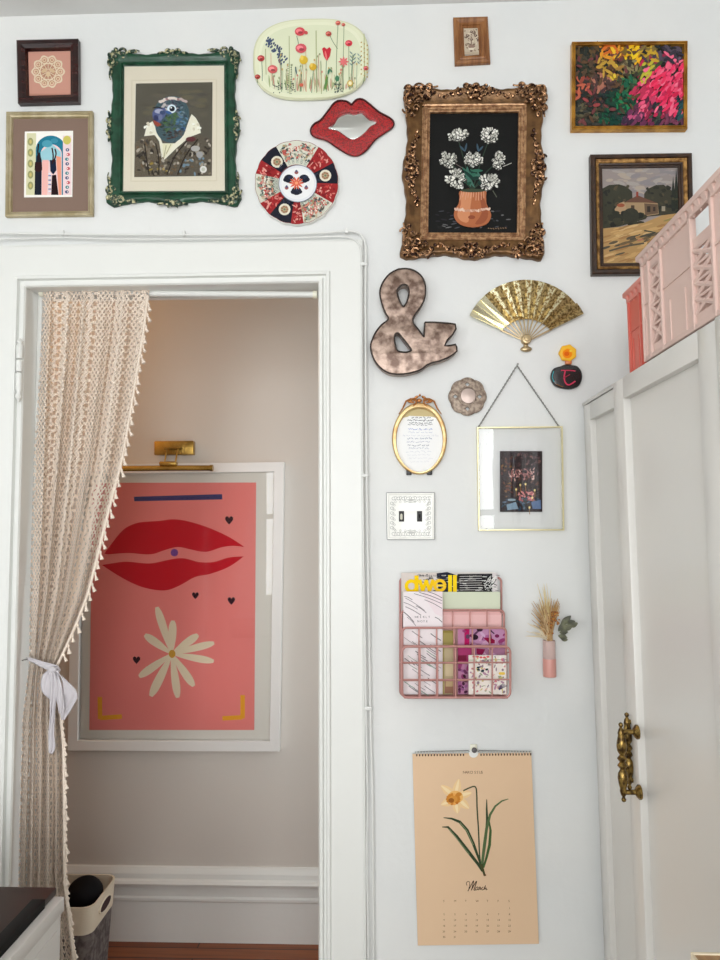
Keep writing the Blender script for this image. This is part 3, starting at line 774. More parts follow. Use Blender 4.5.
# ================================================================== other things on the wall
M['white_edge'] = mat('platter rim', (214,216,186), rough=0.12, coat=0.6)
M['redglitter'] = mat('red beaded border', (176,16,22), rough=0.28, color2=(104,8,12), nscale=330, lo=0.45, hi=0.6, bump=0.8, bscale=420, coat=0.3)
M['darkedge'] = mat('dark red edge', (62,10,14), rough=0.4)
M['mirror'] = mat('mirror', (215,217,214), rough=0.03, metal=1.0)
M['rust'] = mat('rusted galvanised metal', (166,144,130), rough=0.34, metal=0.4, color2=(92,70,58), nscale=48, lo=0.38, hi=0.62, detail=12, bump=0.6, bscale=90)
M['rustdark'] = mat('dark metal rim', (58,50,46), rough=0.45, metal=0.5)
M['brass'] = mat('polished brass', (186,146,72), rough=0.2, metal=0.9, color2=(150,112,48), nscale=60)
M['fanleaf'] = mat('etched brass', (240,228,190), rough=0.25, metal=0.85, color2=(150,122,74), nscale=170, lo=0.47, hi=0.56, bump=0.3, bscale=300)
M['fandark'] = mat('shaded brass leaf', (186,162,112), rough=0.35, metal=0.7, color2=(112,92,56), nscale=170, lo=0.45, hi=0.58, bump=0.3, bscale=300)  # shade of every other fold put into the brass colour
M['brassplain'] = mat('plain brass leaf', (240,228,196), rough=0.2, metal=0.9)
M['stick'] = mat('pale brass stick', (170,150,116), rough=0.3, metal=0.7)
M['ovalgold'] = mat('soft gold', (180,142,92), rough=0.28, metal=0.6, color2=(200,176,128), nscale=40)
M['pewter'] = mat('dull bronze', (148,134,120), rough=0.45, metal=0.5, color2=(106,90,78), nscale=120)
M['pewterlight'] = mat('worn boss', (158,142,134), rough=0.35, metal=0.6)
M['black'] = mat('black', (22,20,20), rough=0.4)
M['blackclay'] = mat('black glazed clay', (30,30,32), rough=0.25, coat=0.4, bump=0.3, bscale=80)
M['whiteplastic'] = mat('ivory plastic', (226,224,206), rough=0.3)
M['porcelain'] = mat('embossed porcelain', (226,226,220), rough=0.3, coat=0.3)
M['thinbrass'] = mat('slim brass edge', (214,204,160), rough=0.3, metal=0.5)
M['chain'] = mat('dull steel chain', (128,128,124), rough=0.35, metal=0.7)
M['cable'] = mat('painted cable', (226,227,224), rough=0.45, k=1.0)
M['pinkwire'] = mat('rose gold wire', (178,128,122), rough=0.35, metal=0.25)
M['paper_white'] = mat('white paper', (226,226,222), rough=0.8)

# ---- oval platter with meadow flowers
Tm = T(245, 10, 4.645)
r = thing('platter', 'pale green oval platter painted with red and yellow meadow flowers', 'plate', Tm(310,412,0))
cx, cy, rx, ry = 306, 226, 270, 188
def sup(f, e=2.75, n=72, dx=0, dy=0):
    out = []
    for k in range(n):
        t = 2*PI*k/n; c, s = math.cos(t), math.sin(t)
        x = cx+dx+rx*f*math.copysign(abs(c)**(2/e), c); y = cy+dy+ry*f*math.copysign(abs(s)**(2/e), s)
        out.append((x, y + (x-cx)*-0.03))
    return out
obj('rim', slab([sup(1.0)], Tm, -0.011, 0.010, 0.004), M['white_edge'], r)
a = Art(Tm, -0.0113, k=1.08); random.seed(2)
a.poly(sup(0.985), (206,208,172)); a.poly(sup(0.965), (222,225,196)); a.poly(sup(0.90), (226,229,202)); a.poly(sup(0.86, dy=6), (217,222,192))
def stem(x0, y0, x1, y1, c=(110,130,100), w=2.6): a.line([(x0,y0),((x0+x1)/2+random.uniform(-4,4),(y0+y1)/2),(x1,y1)], w, c, sm=4)
for i in range(40):
    x = random.uniform(90,520); a.petal(x, 372+random.uniform(-14,12)-abs(x-306)*0.08, x+random.uniform(-10,10), random.uniform(290,345), 7, random.choice([(160,172,120),(204,176,150),(142,160,110),(196,150,130)]))
for (x, y0, y1) in ((205,120,390),(330,95,385),(282,180,380),(352,240,390),(415,300,385),(95,180,300),(120,200,330),(553,110,330)): a.line([(x,y0),(x+3,y1)], 4 if x not in (330,) else 5, random.choice([(170,176,130),(206,180,146),(186,190,150)]))
for (x0,y0,x1,y1) in ((80,330,78,240),(60,340,58,315),(128,350,128,290),(256,380,268,250),(310,385,318,280),(425,370,432,70),(380,380,378,235),(455,385,460,70),(484,370,482,165),(458,370,455,255),(170,380,170,250),(430,180,392,112),(488,370,500,210),(548,340,556,290),(400,370,430,320),(250,180,240,120),(352,235,352,300)): stem(x0,y0,x1,y1, random.choice([(98,128,92),(70,110,84),(120,140,100)]))
for i in range(60):
    t = random.random(); x = 95+80*t+random.uniform(-18,18)*(0.4+t); y = 140+105*t*t+random.uniform(-16,20); a.ell(x, y, 4.2, 6.5, (66,80,108), 0.5, 7)
for i in range(34):
    x = random.uniform(90,520); y1 = random.uniform(200,330); a.line([(x, 382-abs(x-306)*0.09),(x+random.uniform(-5,5), (382+y1)/2),(x+random.uniform(-7,7), y1)], 2, random.choice([(140,150,110),(206,176,150),(120,140,110),(170,120,110)]), sm=3); a.ell(x, y1, 4, 6, random.choice([(150,160,120),(206,140,120),(196,170,110)]), 0, 7)
for i in range(60): a.ell(random.choice([random.uniform(130,235), random.uniform(415,455)]), random.uniform(340,385), 3, 3, (70,86,80), 0, 6)
for i in range(26): a.ell(200+(i%2)*14, 250+i*5.5, 3, 2.5, (110,120,100), 0, 6)
def rose(x, y, rr, c): 
    a.ell(x, y, rr, rr*0.85, c, n=12); a.ell(x-rr*0.2, y-rr*0.1, rr*0.6, rr*0.4, tuple(min(255, v+50) for v in c)); a.ell(x+rr*0.1, y+rr*0.2, rr*0.45, rr*0.25, tuple(int(v*0.75) for v in c))
rose(255,100,24,(206,78,86)); rose(260,178,26,(206,88,96)); rose(128,275,23,(206,96,96)); rose(74,224,17,(176,66,64)); rose(58,310,13,(160,56,48)); rose(482,154,17,(206,62,74)); rose(432,60,12,(196,92,80)); rose(457,68,9,(196,92,80)); rose(388,110,14,(178,78,66)); rose(562,270,12,(186,70,80))
a.ell(283,105,10,8,(190,80,80),0.6)
a.poly([(358,180),(368,172),(380,182),(392,172),(400,182),(394,215),(380,236),(366,215)], (196,44,58)); a.petal(372,190,380,232,9,(226,120,120))
for dx in (0,): a.ell(272,232,20,20,(214,178,56)); a.ell(264,222,8,12,(230,200,90)); a.ell(315,264,17,17,(206,166,50)); a.ell(308,256,6,10,(230,196,90)); a.ell(488,340,14,15,(206,178,90)); a.ell(488,340,8,9,(240,230,190)); a.ell(262,348,10,8,(206,100,80))
for k in range(8):
    t = 2*PI*k/8; a.petal(458,240,458+24*math.cos(t),240+24*math.sin(t),9,(220,116,116))
for k in range(7): a.petal(500, 260-k*9, 516 if k % 2 else 486, 246-k*9, 5, (110,140,140))
for k in range(5): a.petal(532, 250-k*9, 542 if k % 2 else 522, 238-k*9, 5, (120,150,150))
for k in range(24): a.ell(540+(k%3)*14, 150+k*7, 3.5, 4, (176,150,80), 0, 6)
a.petal(385,300,392,270,10,(60,120,90)); a.ell(428,318,10,14,(70,124,90)); a.petal(375,370,380,300,13,(120,150,70)); a.petal(365,375,385,310,10,(96,140,80))
a.petal(240,300,234,262,6,(70,100,110)); a.petal(405,290,395,275,9,(90,130,100))
a.build('painted_glaze', r, M['glaze'])

# ---- round scalloped plate
Tm = T(250, 130, 7.58)
r = thing('plate', 'round scalloped plate in navy, red and white below the green platter', 'plate', Tm(345,715,0))
cx, cy = 353, 396
def pol(R, t, kx=0.995): return (cx+R*kx*math.cos(t), cy+R*math.sin(t))
edge = [pol(315+7*abs(math.sin(t*9)), t) for t in [2*PI*k/144 for k in range(144)]]
obj('body', slab([edge], Tm, -0.014, 0.013, 0.0018), M['porcelain'], r)
a = Art(Tm, -0.0143); random.seed(4)
def sector(r0, r1, t0, t1, c, n=12, jit=0):
    a.poly([pol(r0, t0+(t1-t0)*i/n) for i in range(n+1)]+[pol(r1+(5*abs(math.sin((t0+(t1-t0)*(n-i)/n)*9)) if r1 > 300 else 0), t0+(t1-t0)*(n-i)/n) for i in range(n+1)], c)
R = math.radians
sector(0.1, 314, 0, 2*PI-0.0001, (120,30,34), 90)
navy, red, white = (16,18,34), (150,32,36), (206,206,192)
# the three motifs repeat around the rim
for (c0, arcs) in ((0, None),):
    for t0, t1, c in ((-120,-58,white),(-58,-28,red),(-28,2,navy),(2,30,red),(30,80,white),(80,98,red),(98,130,navy),(130,150,red),(150,192,white),(192,212,red),(212,240,navy)):
        sector(135, 311, R(t0), R(t1), c)
def mot(t, rr, s, c1, c2, c3):
    x, y = pol(rr, R(t)); a.ell(x, y, s*1.5, s*1.5, c1); a.ell(x, y, s, s, c2)
    for k in range(7): a.ell(x+s*0.7*math.cos(k*0.9), y+s*0.7*math.sin(k*0.9), s*0.33, s*0.28, c3, 0, 7)
    a.ell(x, y, s*0.3, s*0.3, (110,120,90))
for t, rr in ((-13,225),(114,225),(226,215)): mot(t, rr, 30, (214,208,190), (176,164,130), (150,110,84))
for (t0, t1) in ((-118,-60),(32,78),(152,190)):
    for i in range(120):
        x, y = pol(random.uniform(180,296), R(random.uniform(t0, t1))); a.ell(x, y, random.uniform(9,18), random.uniform(5,10), random.choice([(190,176,150),(90,84,76),(60,76,80),(150,160,140),(184,100,92),(120,134,118),(216,210,196),(160,140,100),(196,130,110)]), random.uniform(0,3), 8)
    for i in range(5):
        x, y = pol(250, R(t0+(t1-t0)*(i+0.5)/5)); 
        for k in range(6): a.ell(x+11*math.cos(k*1.05), y+11*math.sin(k*1.05), 8, 5, random.choice([(206,150,140),(222,214,200),(180,70,64)]), k*1.05, 7)
    for i in range(5):
        for j in range(2):
            t = R(t0+(t1-t0)*(0.12+0.2*i)); sector(146+j*20, 160+j*20, t-0.045, t+0.045, (60,84,80) if (i+j) % 2 else (120,150,136), 3); x, y = pol(153+j*20, t); a.ell(x, y, 6, 4, (222,220,206))
for t0, t1 in ((-56,-30),(4,28),(82,96),(132,148),(194,210)):
    for i in range(26):
        x, y = pol(random.uniform(150,298), R(random.uniform(t0, t1))); a.ell(x, y, random.uniform(8,20), random.uniform(4,8), random.choice([(206,120,112),(120,20,28),(214,150,140),(190,60,60)]), random.uniform(0,3), 8)
for t0, t1 in ((-28,2),(98,130),(212,240)):
    for i in range(5):
        x, y = pol(random.uniform(150,180), R(random.uniform(t0+4, t1-4))); a.ell(x, y, 10, 4, (44,52,76), random.uniform(0,3), 7)
a.ell(362-13+13, 412-6, 146, 142, (120,126,140), n=40); a.ell(362, 406, 141, 137, (214,216,220), n=40); a.ell(362, 406, 124, 120, (224,225,226), n=40)
for t in (-150, -30, 90):
    x, y = 352+66*math.cos(R(t)), 400+62*math.sin(R(t)); a.ell(x, y, 38, 32, (20,24,42)); a.ell(x+9, y-9, 16, 12, (30,40,66)); a.ell(x-26, y+8, 18, 16, (20,24,42)); a.ell(x+26, y+6, 18, 16, (20,24,42))
for t in (-90, 30, 150):
    x, y = 352+86*math.cos(R(t)), 400+78*math.sin(R(t)); a.ell(x, y, 15, 13, (150,84,80)); a.ell(x, y-10, 9, 10, (84,80,110))
for k in range(10):
    t = 2*PI*k/10; a.petal(352,402,352+56*math.cos(t),402+50*math.sin(t),15,(208,92,66)); a.line([(352+20*math.cos(t+.3),402+18*math.sin(t+.3)),(352+52*math.cos(t+.3),402+46*math.sin(t+.3))], 3, (238,206,190))
a.ell(352,402,13,12,(226,150,110))
a.build('painted_glaze', r, M['glaze'])

# ---- lip shaped mirror
Tm = T(245, 10, 4.645)
lip = smooth_closed([(308,552),(322,530),(352,512),(386,470),(414,434),(440,422),(472,426),(494,440),(500,436),(518,418),(546,416),(580,440),(622,475),(668,500),(688,520),(682,545),(640,574),(604,600),(562,650),(522,674),(482,668),(432,640),(380,604),(330,590),(310,574)], 4)
inn = smooth_closed([(385,546),(410,528),(434,492),(474,476),(506,480),(542,474),(572,500),(610,520),(580,540),(552,570),(518,594),(490,596),(458,576),(430,558)], 4)
r = thing('lip_mirror', 'red beaded mirror in the shape of a pair of lips', 'mirror', Tm(500,674,0))
obj('frame', slab([lip, inn], Tm, -0.011, 0.010, 0.0045, 4), M['redglitter'], r)
bm = NB(); tube(bm, [Tm(x, y, -0.006) for x, y in lip], 0.0032, 6, closed=True); obj('dark_edge', bm, M['darkedge'], r)
obj('mirror_glass', slab([[(cx_+(x-cx_)*1.03, cy_+(y-cy_)*1.03) for x, y in inn for cx_, cy_ in ((497,536),)]], Tm, -0.006, 0.004, 0.0003, 1), M['mirror'], r)

# ---- metal ampersand
Tm = T(365, 262, 7.2)
Yf = -0.034
outer = smooth_open([(240,52),(290,48),(345,58),(400,95),(430,150),(436,215),(425,275),(392,335),(356,385),(345,410),(352,445),(385,488),(412,525),(424,540)], 3)[:-1]
outer += [(424,540),(430,440),(432,434),(500,434),(600,441),(650,448),(655,480),(632,522),(594,560),(574,602),(600,603),(652,594),(660,612),(661,642),(640,662),(600,688),(540,712),(480,726),(440,745)]
outer += smooth_open([(440,745),(400,776),(330,798),(250,808),(170,798),(105,755),(60,692),(40,612),(52,560),(78,505),(120,452),(168,412),(150,372),(128,320),(112,262),(108,205),(130,145),(178,85),(240,52)], 3)[1:-1]
h1 = smooth_closed([(238,188),(262,166),(296,164),(312,190),(316,225),(304,280),(280,320),(258,300),(238,250),(230,215)], 3)
h2 = smooth_closed([(216,520),(240,512),(268,545),(330,625),(326,642),(290,650),(236,640),(220,600),(212,560)], 3)
r = thing('ampersand_sign', 'rusted metal ampersand letter hung beside the door casing', 'sign', Tm(300,808,0))
obj('letter_face', slab([outer, h1, h2], Tm, Yf, 0.033, 0.002, 2), M['rust'], r)
bm = NB()
for o_ in (outer, h1, h2): tube(bm, [Tm(x, y, Yf) for x, y in o_], 0.0021, 6, closed=True)
obj('rim', bm, M['rustdark'], r)

# ---- brass folding fan
Tm = T(462, 270, 5.538)
r = thing('folding_fan', 'open brass folding fan with etched pleats', 'fan', Tm(350,455,0))
px_, py_ = 356, 398
n = 22; t0, t1 = R(-154.5), R(-26.5)
leaf, dark, plain, plain2 = NB(), NB(), NB(), NB()
for i in range(n):
    ta, tb = t0+(t1-t0)*i/n, t0+(t1-t0)*(i+1)/n
    def pt(t, rr, y): return Tm(px_+rr*math.cos(t), py_+rr*math.sin(t)*0.985, y)
    ya, yb_ = (-0.010, -0.019) if i % 2 else (-0.019, -0.010)
    f = (i+0.5)/n; ro = 350 - 4*abs(f-0.5) + (8 if f > 0.9 else 0); ri = 128 + 22*abs(2*f-1)**2
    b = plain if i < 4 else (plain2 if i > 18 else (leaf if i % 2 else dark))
    fr = [b.verts.new(pt(ta, ro, ya)), b.verts.new(pt(tb, ro, yb_)), b.verts.new(pt(tb, ri, yb_*0.7)), b.verts.new(pt(ta, ri, ya*0.7))]
    bk = [b.verts.new(v.co + Vector((0, 0.0007, 0))) for v in fr]
    b.faces.new(fr); b.faces.new(bk[::-1])
    for k in range(4): b.faces.new((fr[k], fr[(k+1) % 4], bk[(k+1) % 4], bk[k]))
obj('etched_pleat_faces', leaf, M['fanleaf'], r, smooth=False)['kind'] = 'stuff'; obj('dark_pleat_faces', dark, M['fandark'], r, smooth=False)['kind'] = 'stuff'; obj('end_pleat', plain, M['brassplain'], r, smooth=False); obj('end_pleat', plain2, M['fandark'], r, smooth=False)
for i in range(12):
    t = t0+(t1-t0)*i/11; f = i/11; w_ = 0.0016 if 0 < i < 11 else 0.0022
    rr = 128 + 22*abs(2*f-1)**2 + 8
    bm = NB(); A_ = Tm(px_+12*math.cos(t), py_+12*math.sin(t), -0.008-0.0004*i); B_ = Tm(px_+rr*math.cos(t), py_+rr*math.sin(t), -0.010)
    tube(bm, [A_, A_.lerp(B_, 0.5), B_], [w_*0.8, w_, w_*1.25], 6, flat=0.5, flatdir=Vector((0,1,0))); obj('rib' if 0 < i < 11 else 'guard_stick', bm, M['stick'], r)
bm = NB(); lathe(bm, [(0.0001,0.0),(0.0118,0.0),(0.0118,0.013),(0.010,0.0155),(0.006,0.016),(0.0055,0.019),(0.0001,0.0195)], Tm(352,390,0), 'Y', 20); obj('rivet', bm, M['stick'], r)
bm = NB()
ball(bm, Tm(355,438,-0.007), 0.0138, 0.0068, 0.004, 14, 8); ball(bm, Tm(353,420,-0.007), 0.006, 0.004, 0.003); obj('tail', bm, M['stick'], r)

# ---- flower bottle ornament
r = thing('wall_ornament', 'small black bottle ornament with an orange and yellow flower on top', 'ornament', Tm(580,658,0))
obj('bottle', slab([smooth_closed([(548,530),(570,522),(606,524),(640,530),(664,560),(668,600),(650,640),(610,658),(560,656),(516,640),(494,606),(494,570),(512,542)], 3)], Tm, -0.013, 0.012, 0.005, 4), M['blackclay'], r)
a = Art(Tm, -0.0133); a.line([(548,556),(600,556),(628,560)], 6, (188,48,76), sm=3); a.line([(572,558),(566,590),(572,622),(592,636),(628,616)], 8, (190,50,80), sm=4); a.line([(560,600),(598,578)], 5, (150,40,60))
a.line([(508,560),(500,592),(510,620)], 5, (40,140,150), sm=3); a.line([(520,632),(560,648)], 4, (120,80,40)); a.build('painted_squiggle', r, M['glaze'])
bm = NB(); box(bm, Tm(556,0,0).x, Tm(590,0,0).x, -0.011, -0.001, Tm(0,534,0).z, Tm(0,500,0).z, 0.002); obj('neck', bm, mat('orange clay', (206,120,70), rough=0.4), r)
fl = mat('yellow petals', (244,176,30), rough=0.45, bump=0.5, bscale=90)
obj('flower', slab([smooth_closed([(588+ (46+5*(k % 2))*math.cos(2*PI*k/14), 458+(44+5*(k % 2))*math.sin(2*PI*k/14)) for k in range(14)], 3)], Tm, -0.013, 0.011, 0.004), fl, r)
a = Art(Tm, -0.0133); a.ell(584,462,27,27,(240,132,20),n=18); a.ell(580,464,14,12,(222,96,20)); a.line([(562,446),(584,434),(606,446),(612,468)], 5, (250,170,40), sm=3); a.ell(602,448,8,6,(252,200,70)); a.build('flower_centre', r, M['ink'])

# ---- oval frame
Tm = T(380, 370, 6.545)
r = thing('oval_frame', 'small oval gold frame with a bow crest holding a handwritten card', 'picture', Tm(258,690,0))
ell = lambda cx, cy, rx, ry, n=48: [(cx+rx*math.cos(2*PI*k/n), cy+ry*math.sin(2*PI*k/n)) for k in range(n)]
obj('frame', slab([ell(259,448,180,236), ell(259,458,152,208)], Tm, -0.012, 0.011, 0.004, 4), M['ovalgold'], r)
bm = NB(); tube(bm, [Tm(x, y, -0.0125) for x, y in ell(259,454,160,218)], 0.0016, 6, closed=True); obj('inner_bead', bm, M['ovalgold'], r)
bm = NB()
for s in (-1, 1):
    scroll(bm, Tm, 262+46*s, 205, 26, PI/2, 1.2, 0.0022, -0.013, s); tube(bm, [Tm(262+x*s, y, -0.013) for x, y in ((20,200),(60,190),(92,205),(112,250),(140,290))], [0.003,0.0028,0.0024,0.002,0.001], 6)
    leafblob(bm, Tm, 262+24*s, 178, 16, 9, 0.5*s, -0.013); leafblob(bm, Tm, 262+68*s, 206, 16, 10, -0.3*s, -0.013)
ball(bm, Tm(260,165,-0.013), 0.003); ball(bm, Tm(258,200,-0.013), 0.006, 0.005, 0.004)
obj('crest', bm, mat('copper gilt crest', (176,116,64), rough=0.3, metal=0.7), r)
for x0 in (172, 306):
    bm = NB(); A_ = Tm(x0, 655, 0); B_ = Tm(x0+34, 688, 0); box(bm, A_.x, B_.x, -0.010, -0.001, B_.z, A_.z, 0.001); obj('foot', bm, M['black'], r)
a = Art(Tm, -0.004); a.poly(ell(259,458,156,212), (232,234,234)); a.poly([(115,380),(130,310),(160,265),(210,240),(258,234),(310,240),(356,265),(388,310),(402,380),(330,306),(190,300)], (196,180,136))
random.seed(14)
a.poly([(128,318),(190,304),(330,304),(388,318),(406,440),(392,540),(350,620),(260,655),(165,620),(124,540),(110,440)], (234,236,236))
for (y, x0, x1, c, w_) in ((312,205,320,(60,66,80),6),(330,180,338,(50,56,70),7),(346,190,335,(80,84,96),6),(358,182,330,(60,66,84),5),(385,185,250,(110,130,200),5),(388,255,335,(90,110,180),5),(408,185,330,(150,160,190),3),(430,150,380,(180,186,200),3),(448,180,330,(120,130,160),5),(470,175,330,(140,146,170),4),(492,180,320,(110,118,140),5),(512,190,330,(150,156,176),4),(535,170,340,(196,200,208),4),(555,180,330,(206,208,214),4),(578,190,330,(206,208,214),4),(600,200,320,(212,214,218),4)):
    x = x0
    while x < x1:
        l = random.uniform(14,34); a.line([(x+l*i/5, y+random.uniform(-6,6)) for i in range(6)], w_*0.6, c); x += l+random.uniform(4,10)
a.build('card', r, M['ink'])

# ---- eight-lobed rosette
r = thing('rosette_plaque', 'small bronze eight-lobed rosette with a round boss', 'plaque', Tm(573,297,0))
c8 = [(573+(118+8*abs(math.cos(4*t)))*math.cos(t), 173+(118+8*abs(math.cos(4*t)))*math.sin(t)) for t in [2*PI*k/96 for k in range(96)]]
dia = [[(573+80*ux+dx, 173+80*uy+dy) for dx, dy in ((-15,0),(0,-13),(15,0),(0,13))] for ux, uy in ((1,0),(-1,0),(0,1),(0,-1))]
obj('plate', slab([c8]+dia, Tm, -0.008, 0.007, 0.0015), M['pewter'], r)
bm = NB(); tube(bm, [Tm(573+(x-573)*0.93, 173+(y-173)*0.93, -0.008) for x, y in c8], 0.0014, 6, closed=True); tube(bm, [Tm(x, y, -0.0085) for x, y in ell(573,173,60,60)], 0.0016, 6, closed=True); obj('raised_ring', bm, M['pewter'], r)
bm = NB(); lathe(bm, [(0.0001,0.0),(0.0185,0.0),(0.0185,0.008),(0.0175,0.0098),(0.010,0.0106),(0.0001,0.011)], Tm(575,173,0), 'Y', 24); obj('boss', bm, M['pewterlight'], r)

# ---- light switch plate
Tm = T(375, 480, 10.286)
r = thing('light_switch', 'white embossed double light switch plate beside the door', 'switch', Tm(370,612,0))
q = q4(Tm, [(118,132),(612,130),(612,612),(126,612)], -0.01)
bm = NB(); molding(bm, q, [(0,0),(0,0.007),(0.001,0.0085),(0.003,0.009),(0.006,0.0065)]); plate_quad(bm, inset_quad(q, 0.0055), -0.0045, -0.001); obj('cover_plate', bm, M['porcelain'], r, angle=30)
a = Art(Tm, -0.0052, k=1.0); g = (176,178,174); g2 = (150,152,150)
qq = [(118,132),(612,130),(612,612),(126,612)]
for i in range(4): a.line([qq[i], qq[(i+1) % 4]], 10, (152,152,154))
random.seed(8)
for y, s in ((190,1),(555,-1)):
    for k in range(8):
        x = 190+k*50; ring(a, x+20, y+34*s, 10, 4, (190,190,186), 10); ring(a, x, y, 16, 5, random.choice([g, g2, (190,190,186)]), 12); a.line([(x+8, y-16*s),(x+26, y-20*s),(x+40, y-6*s)], 5, g, sm=3); a.ell(x+22, y+14*s, 7, 5, g)
    a.ell(370, y+14*s, 34, 12, (196,196,192)); a.line([(300,y+22*s),(370,y+40*s),(440,y+22*s)], 5, g, sm=4)
for x, s in ((172,1),(560,-1)):
    for k in range(6):
        y = 240+k*50; ring(a, x+30*s, y+20, 9, 4, (190,190,186), 10); ring(a, x, y, 14, 5, g, 12); a.line([(x+14*s, y-10),(x+24*s, y+8),(x+8*s, y+24)], 5, (186,186,182), sm=3)
a.build('relief_shade_scrolls', r, M['ink'])  # grey lines paint the relief's shade onto the flat plate
for x0, up in ((272, 1), (457, 0)):
    bm = NB(); A_ = Tm(x0-27, 320, 0); B_ = Tm(x0+27, 428, 0); box(bm, A_.x, B_.x, -0.0058, -0.0040, B_.z, A_.z, 0.0004); obj('switch_slot', bm, M['black'], r)
    bm = NB(); A_ = Tm(x0-13, 335, 0); B_ = Tm(x0+13, 415, 0)
    if up: tube(bm, [Tm(x0, 400, -0.005), Tm(x0, 362, -0.013), Tm(x0, 350, -0.014)], [0.0028,0.0026,0.0018], 8)
    else: tube(bm, [Tm(x0, 350, -0.005), Tm(x0, 385, -0.008), Tm(x0, 400, -0.009)], [0.0026,0.0024,0.0018], 8)
    obj('toggle', bm, M['whiteplastic'] if up else M['black'], r)

# ---- glass frame on a chain
Tm = T(470, 420, 7.2)
r = thing('hanging_glass_frame', 'glass frame with slim brass edge hung on a chain, small dark photo inside', 'picture', Tm(365,800,0))
q = q4(Tm, [(50,50),(668,44),(680,796),(62,796)], -0.02)
bm = NB(); molding(bm, q, [(0,0),(0,0.018),(0.0005,0.02),(0.0028,0.02),(0.0033,0.018),(0.0033,0.002)]); obj('frame', bm, M['thinbrass'], r, smooth=False)
pane(r, inset_quad(q, 0.004), -0.0095)
bm = NB()
ap = P(517, 365.5, -0.006)
for e in (Tm(62,50,-0.008), Tm(640,46,-0.008)):
    L_ = (e-ap).length; n = int(L_/0.0045)
    for i in range(n):
        p = e.lerp(ap, (i+0.5)/n); d = (ap-e).normalized(); s = Vector((0,1,0)) if i % 2 else d.cross(Vector((0,1,0))).normalized()
        tube(bm, [p+d*0.003*math.cos(2*PI*k/8)+s*0.0015*math.sin(2*PI*k/8) for k in range(8)], 0.0007, 4, closed=True)
obj('chain', bm, M['chain'], r)
bm = NB(); lathe(bm, [(0.0001,0),(0.0012,0),(0.0012,0.009),(0.0024,0.0095),(0.0024,0.0108),(0.0001,0.011)], P(517,365,0), 'Y', 10); obj('nail', bm, M['chain'], r)
a = Art(Tm, -0.0062, k=1.0); random.seed(12)
a.rect(215,224,520,662,(44,32,34))
for i in range(240):
    x, y = random.uniform(228,508), random.uniform(236,650)
    c = random.choice([(60,44,50),(50,34,34),(96,60,52),(40,32,44)])
    if x < 300 and 320 < y < 560: c = random.choice([(110,62,38),(96,50,40),(60,36,30),(120,84,44)])
    if x > 330 and y < 400: c = random.choice([(96,70,74),(120,84,80),(60,46,54),(84,56,60)])
    if y > 560: c = random.choice([(30,52,60),(44,70,90),(24,36,44),(90,110,130)])
    a.ell(x, y, random.uniform(7,16), random.uniform(4,9), c, random.uniform(0,3), 8)
for i in range(60):
    t = random.uniform(0,PI); a.ell(370+random.uniform(-90,95), 400-36*math.sin(t)+random.uniform(-20,40), random.uniform(5,13), random.uniform(3,7), random.choice([(206,160,150),(180,124,120),(150,96,92),(226,190,180)]), random.uniform(0,3), 8)
for i in range(40): a.ell(400+random.uniform(-50,60), 540+random.uniform(-28,40), random.uniform(6,14), random.uniform(4,8), random.choice([(206,130,130),(180,96,100),(222,160,150)]), random.uniform(0,3), 8)
for x, y in ((362,468),(400,462),(466,506),(428,630),(332,500),(448,560)): a.line([(x,y),(x+2,y+50)], 5, (150,110,60)); a.ell(x, y, 7, 9, (250,226,150))
a.poly([(262,610),(330,590),(350,640),(270,648)], (130,156,176)); a.poly([(440,590),(510,575),(512,640),(452,640)], (96,120,160)); a.ell(300,575,30,9,(150,170,180))
a.build('photograph', r, M['ink'])

# ---- tube of dried flowers
Tm = T(520, 575, 8.343)
r = thing('wall_vase', 'slim pink glass tube on the wall filled with dried grasses', 'vase', Tm(248,850,0))
vc = Tm(248, 850, -0.016); top = Tm(248, 548, -0.016).z
pg = bpy.data.materials.new('pink glass'); pg.use_nodes = True; b = pg.node_tree.nodes['Principled BSDF']; b.inputs['Base Color'].default_value = rgb((238,210,204)); b.inputs['Roughness'].default_value = 0.1; b.inputs['Transmission Weight'].default_value = 0.45; b.inputs['IOR'].default_value = 1.3
hz = top-vc.z
bm = NB(); lathe(bm, [(0.0001,0),(0.0125,0),(0.0142,0.002),(0.0142,hz),(0.0132,hz+0.001),(0.0122,hz),(0.0122,hz*0.55),(0.0001,hz*0.55)], vc, 'Z', 24); obj('tube', bm, pg, r)
bm = NB(); lathe(bm, [(0.0001,0.001),(0.0146,0.001),(0.0148,0.003),(0.0148,hz*0.5),(0.0145,hz*0.51),(0.0001,hz*0.51)], vc, 'Z', 24); obj('pink_sleeve', bm, mat('dusty pink', (204,146,136), rough=0.4), r)
gm = mat('dried grass', (206,180,140), rough=0.8, color2=(176,140,98), nscale=70); random.seed(6)
def blades(n, x0, x1, y0, y1, m, name, w_=0.0012, base=(248,540)):
    bm = NB()
    for i in range(n):
        x, y = random.uniform(x0,x1), random.uniform(y0,y1)
        B_ = Tm(base[0]+random.uniform(-22,22), base[1]+10, -0.016+random.uniform(-0.006,0.006)); E = Tm(x, y, -0.016+random.uniform(-0.022,0.010))
        mid = B_.lerp(E, 0.5)+Vector(((E.x-B_.x)*-0.12, random.uniform(-0.004,0.004), 0.004))
        tube(bm, [B_, mid, E], [w_*0.7, w_, w_*0.25], 4)
    obj(name, bm, m, r)
blades(46, 90, 250, 190, 430, gm, 'dried_grass', 0.0017)
blades(16, 40, 200, 400, 520, mat('pale dried grass', (222,210,184), rough=0.8), 'dried_grass', 0.0015)
blades(16, 140, 270, 70, 260, mat('straw ears', (222,204,150), rough=0.8), 'dried_grass', 0.0011)
blades(30, 235, 335, 195, 330, mat('brown dried grass', (184,148,100), rough=0.8), 'dried_grass', 0.0020)
bm = NB()
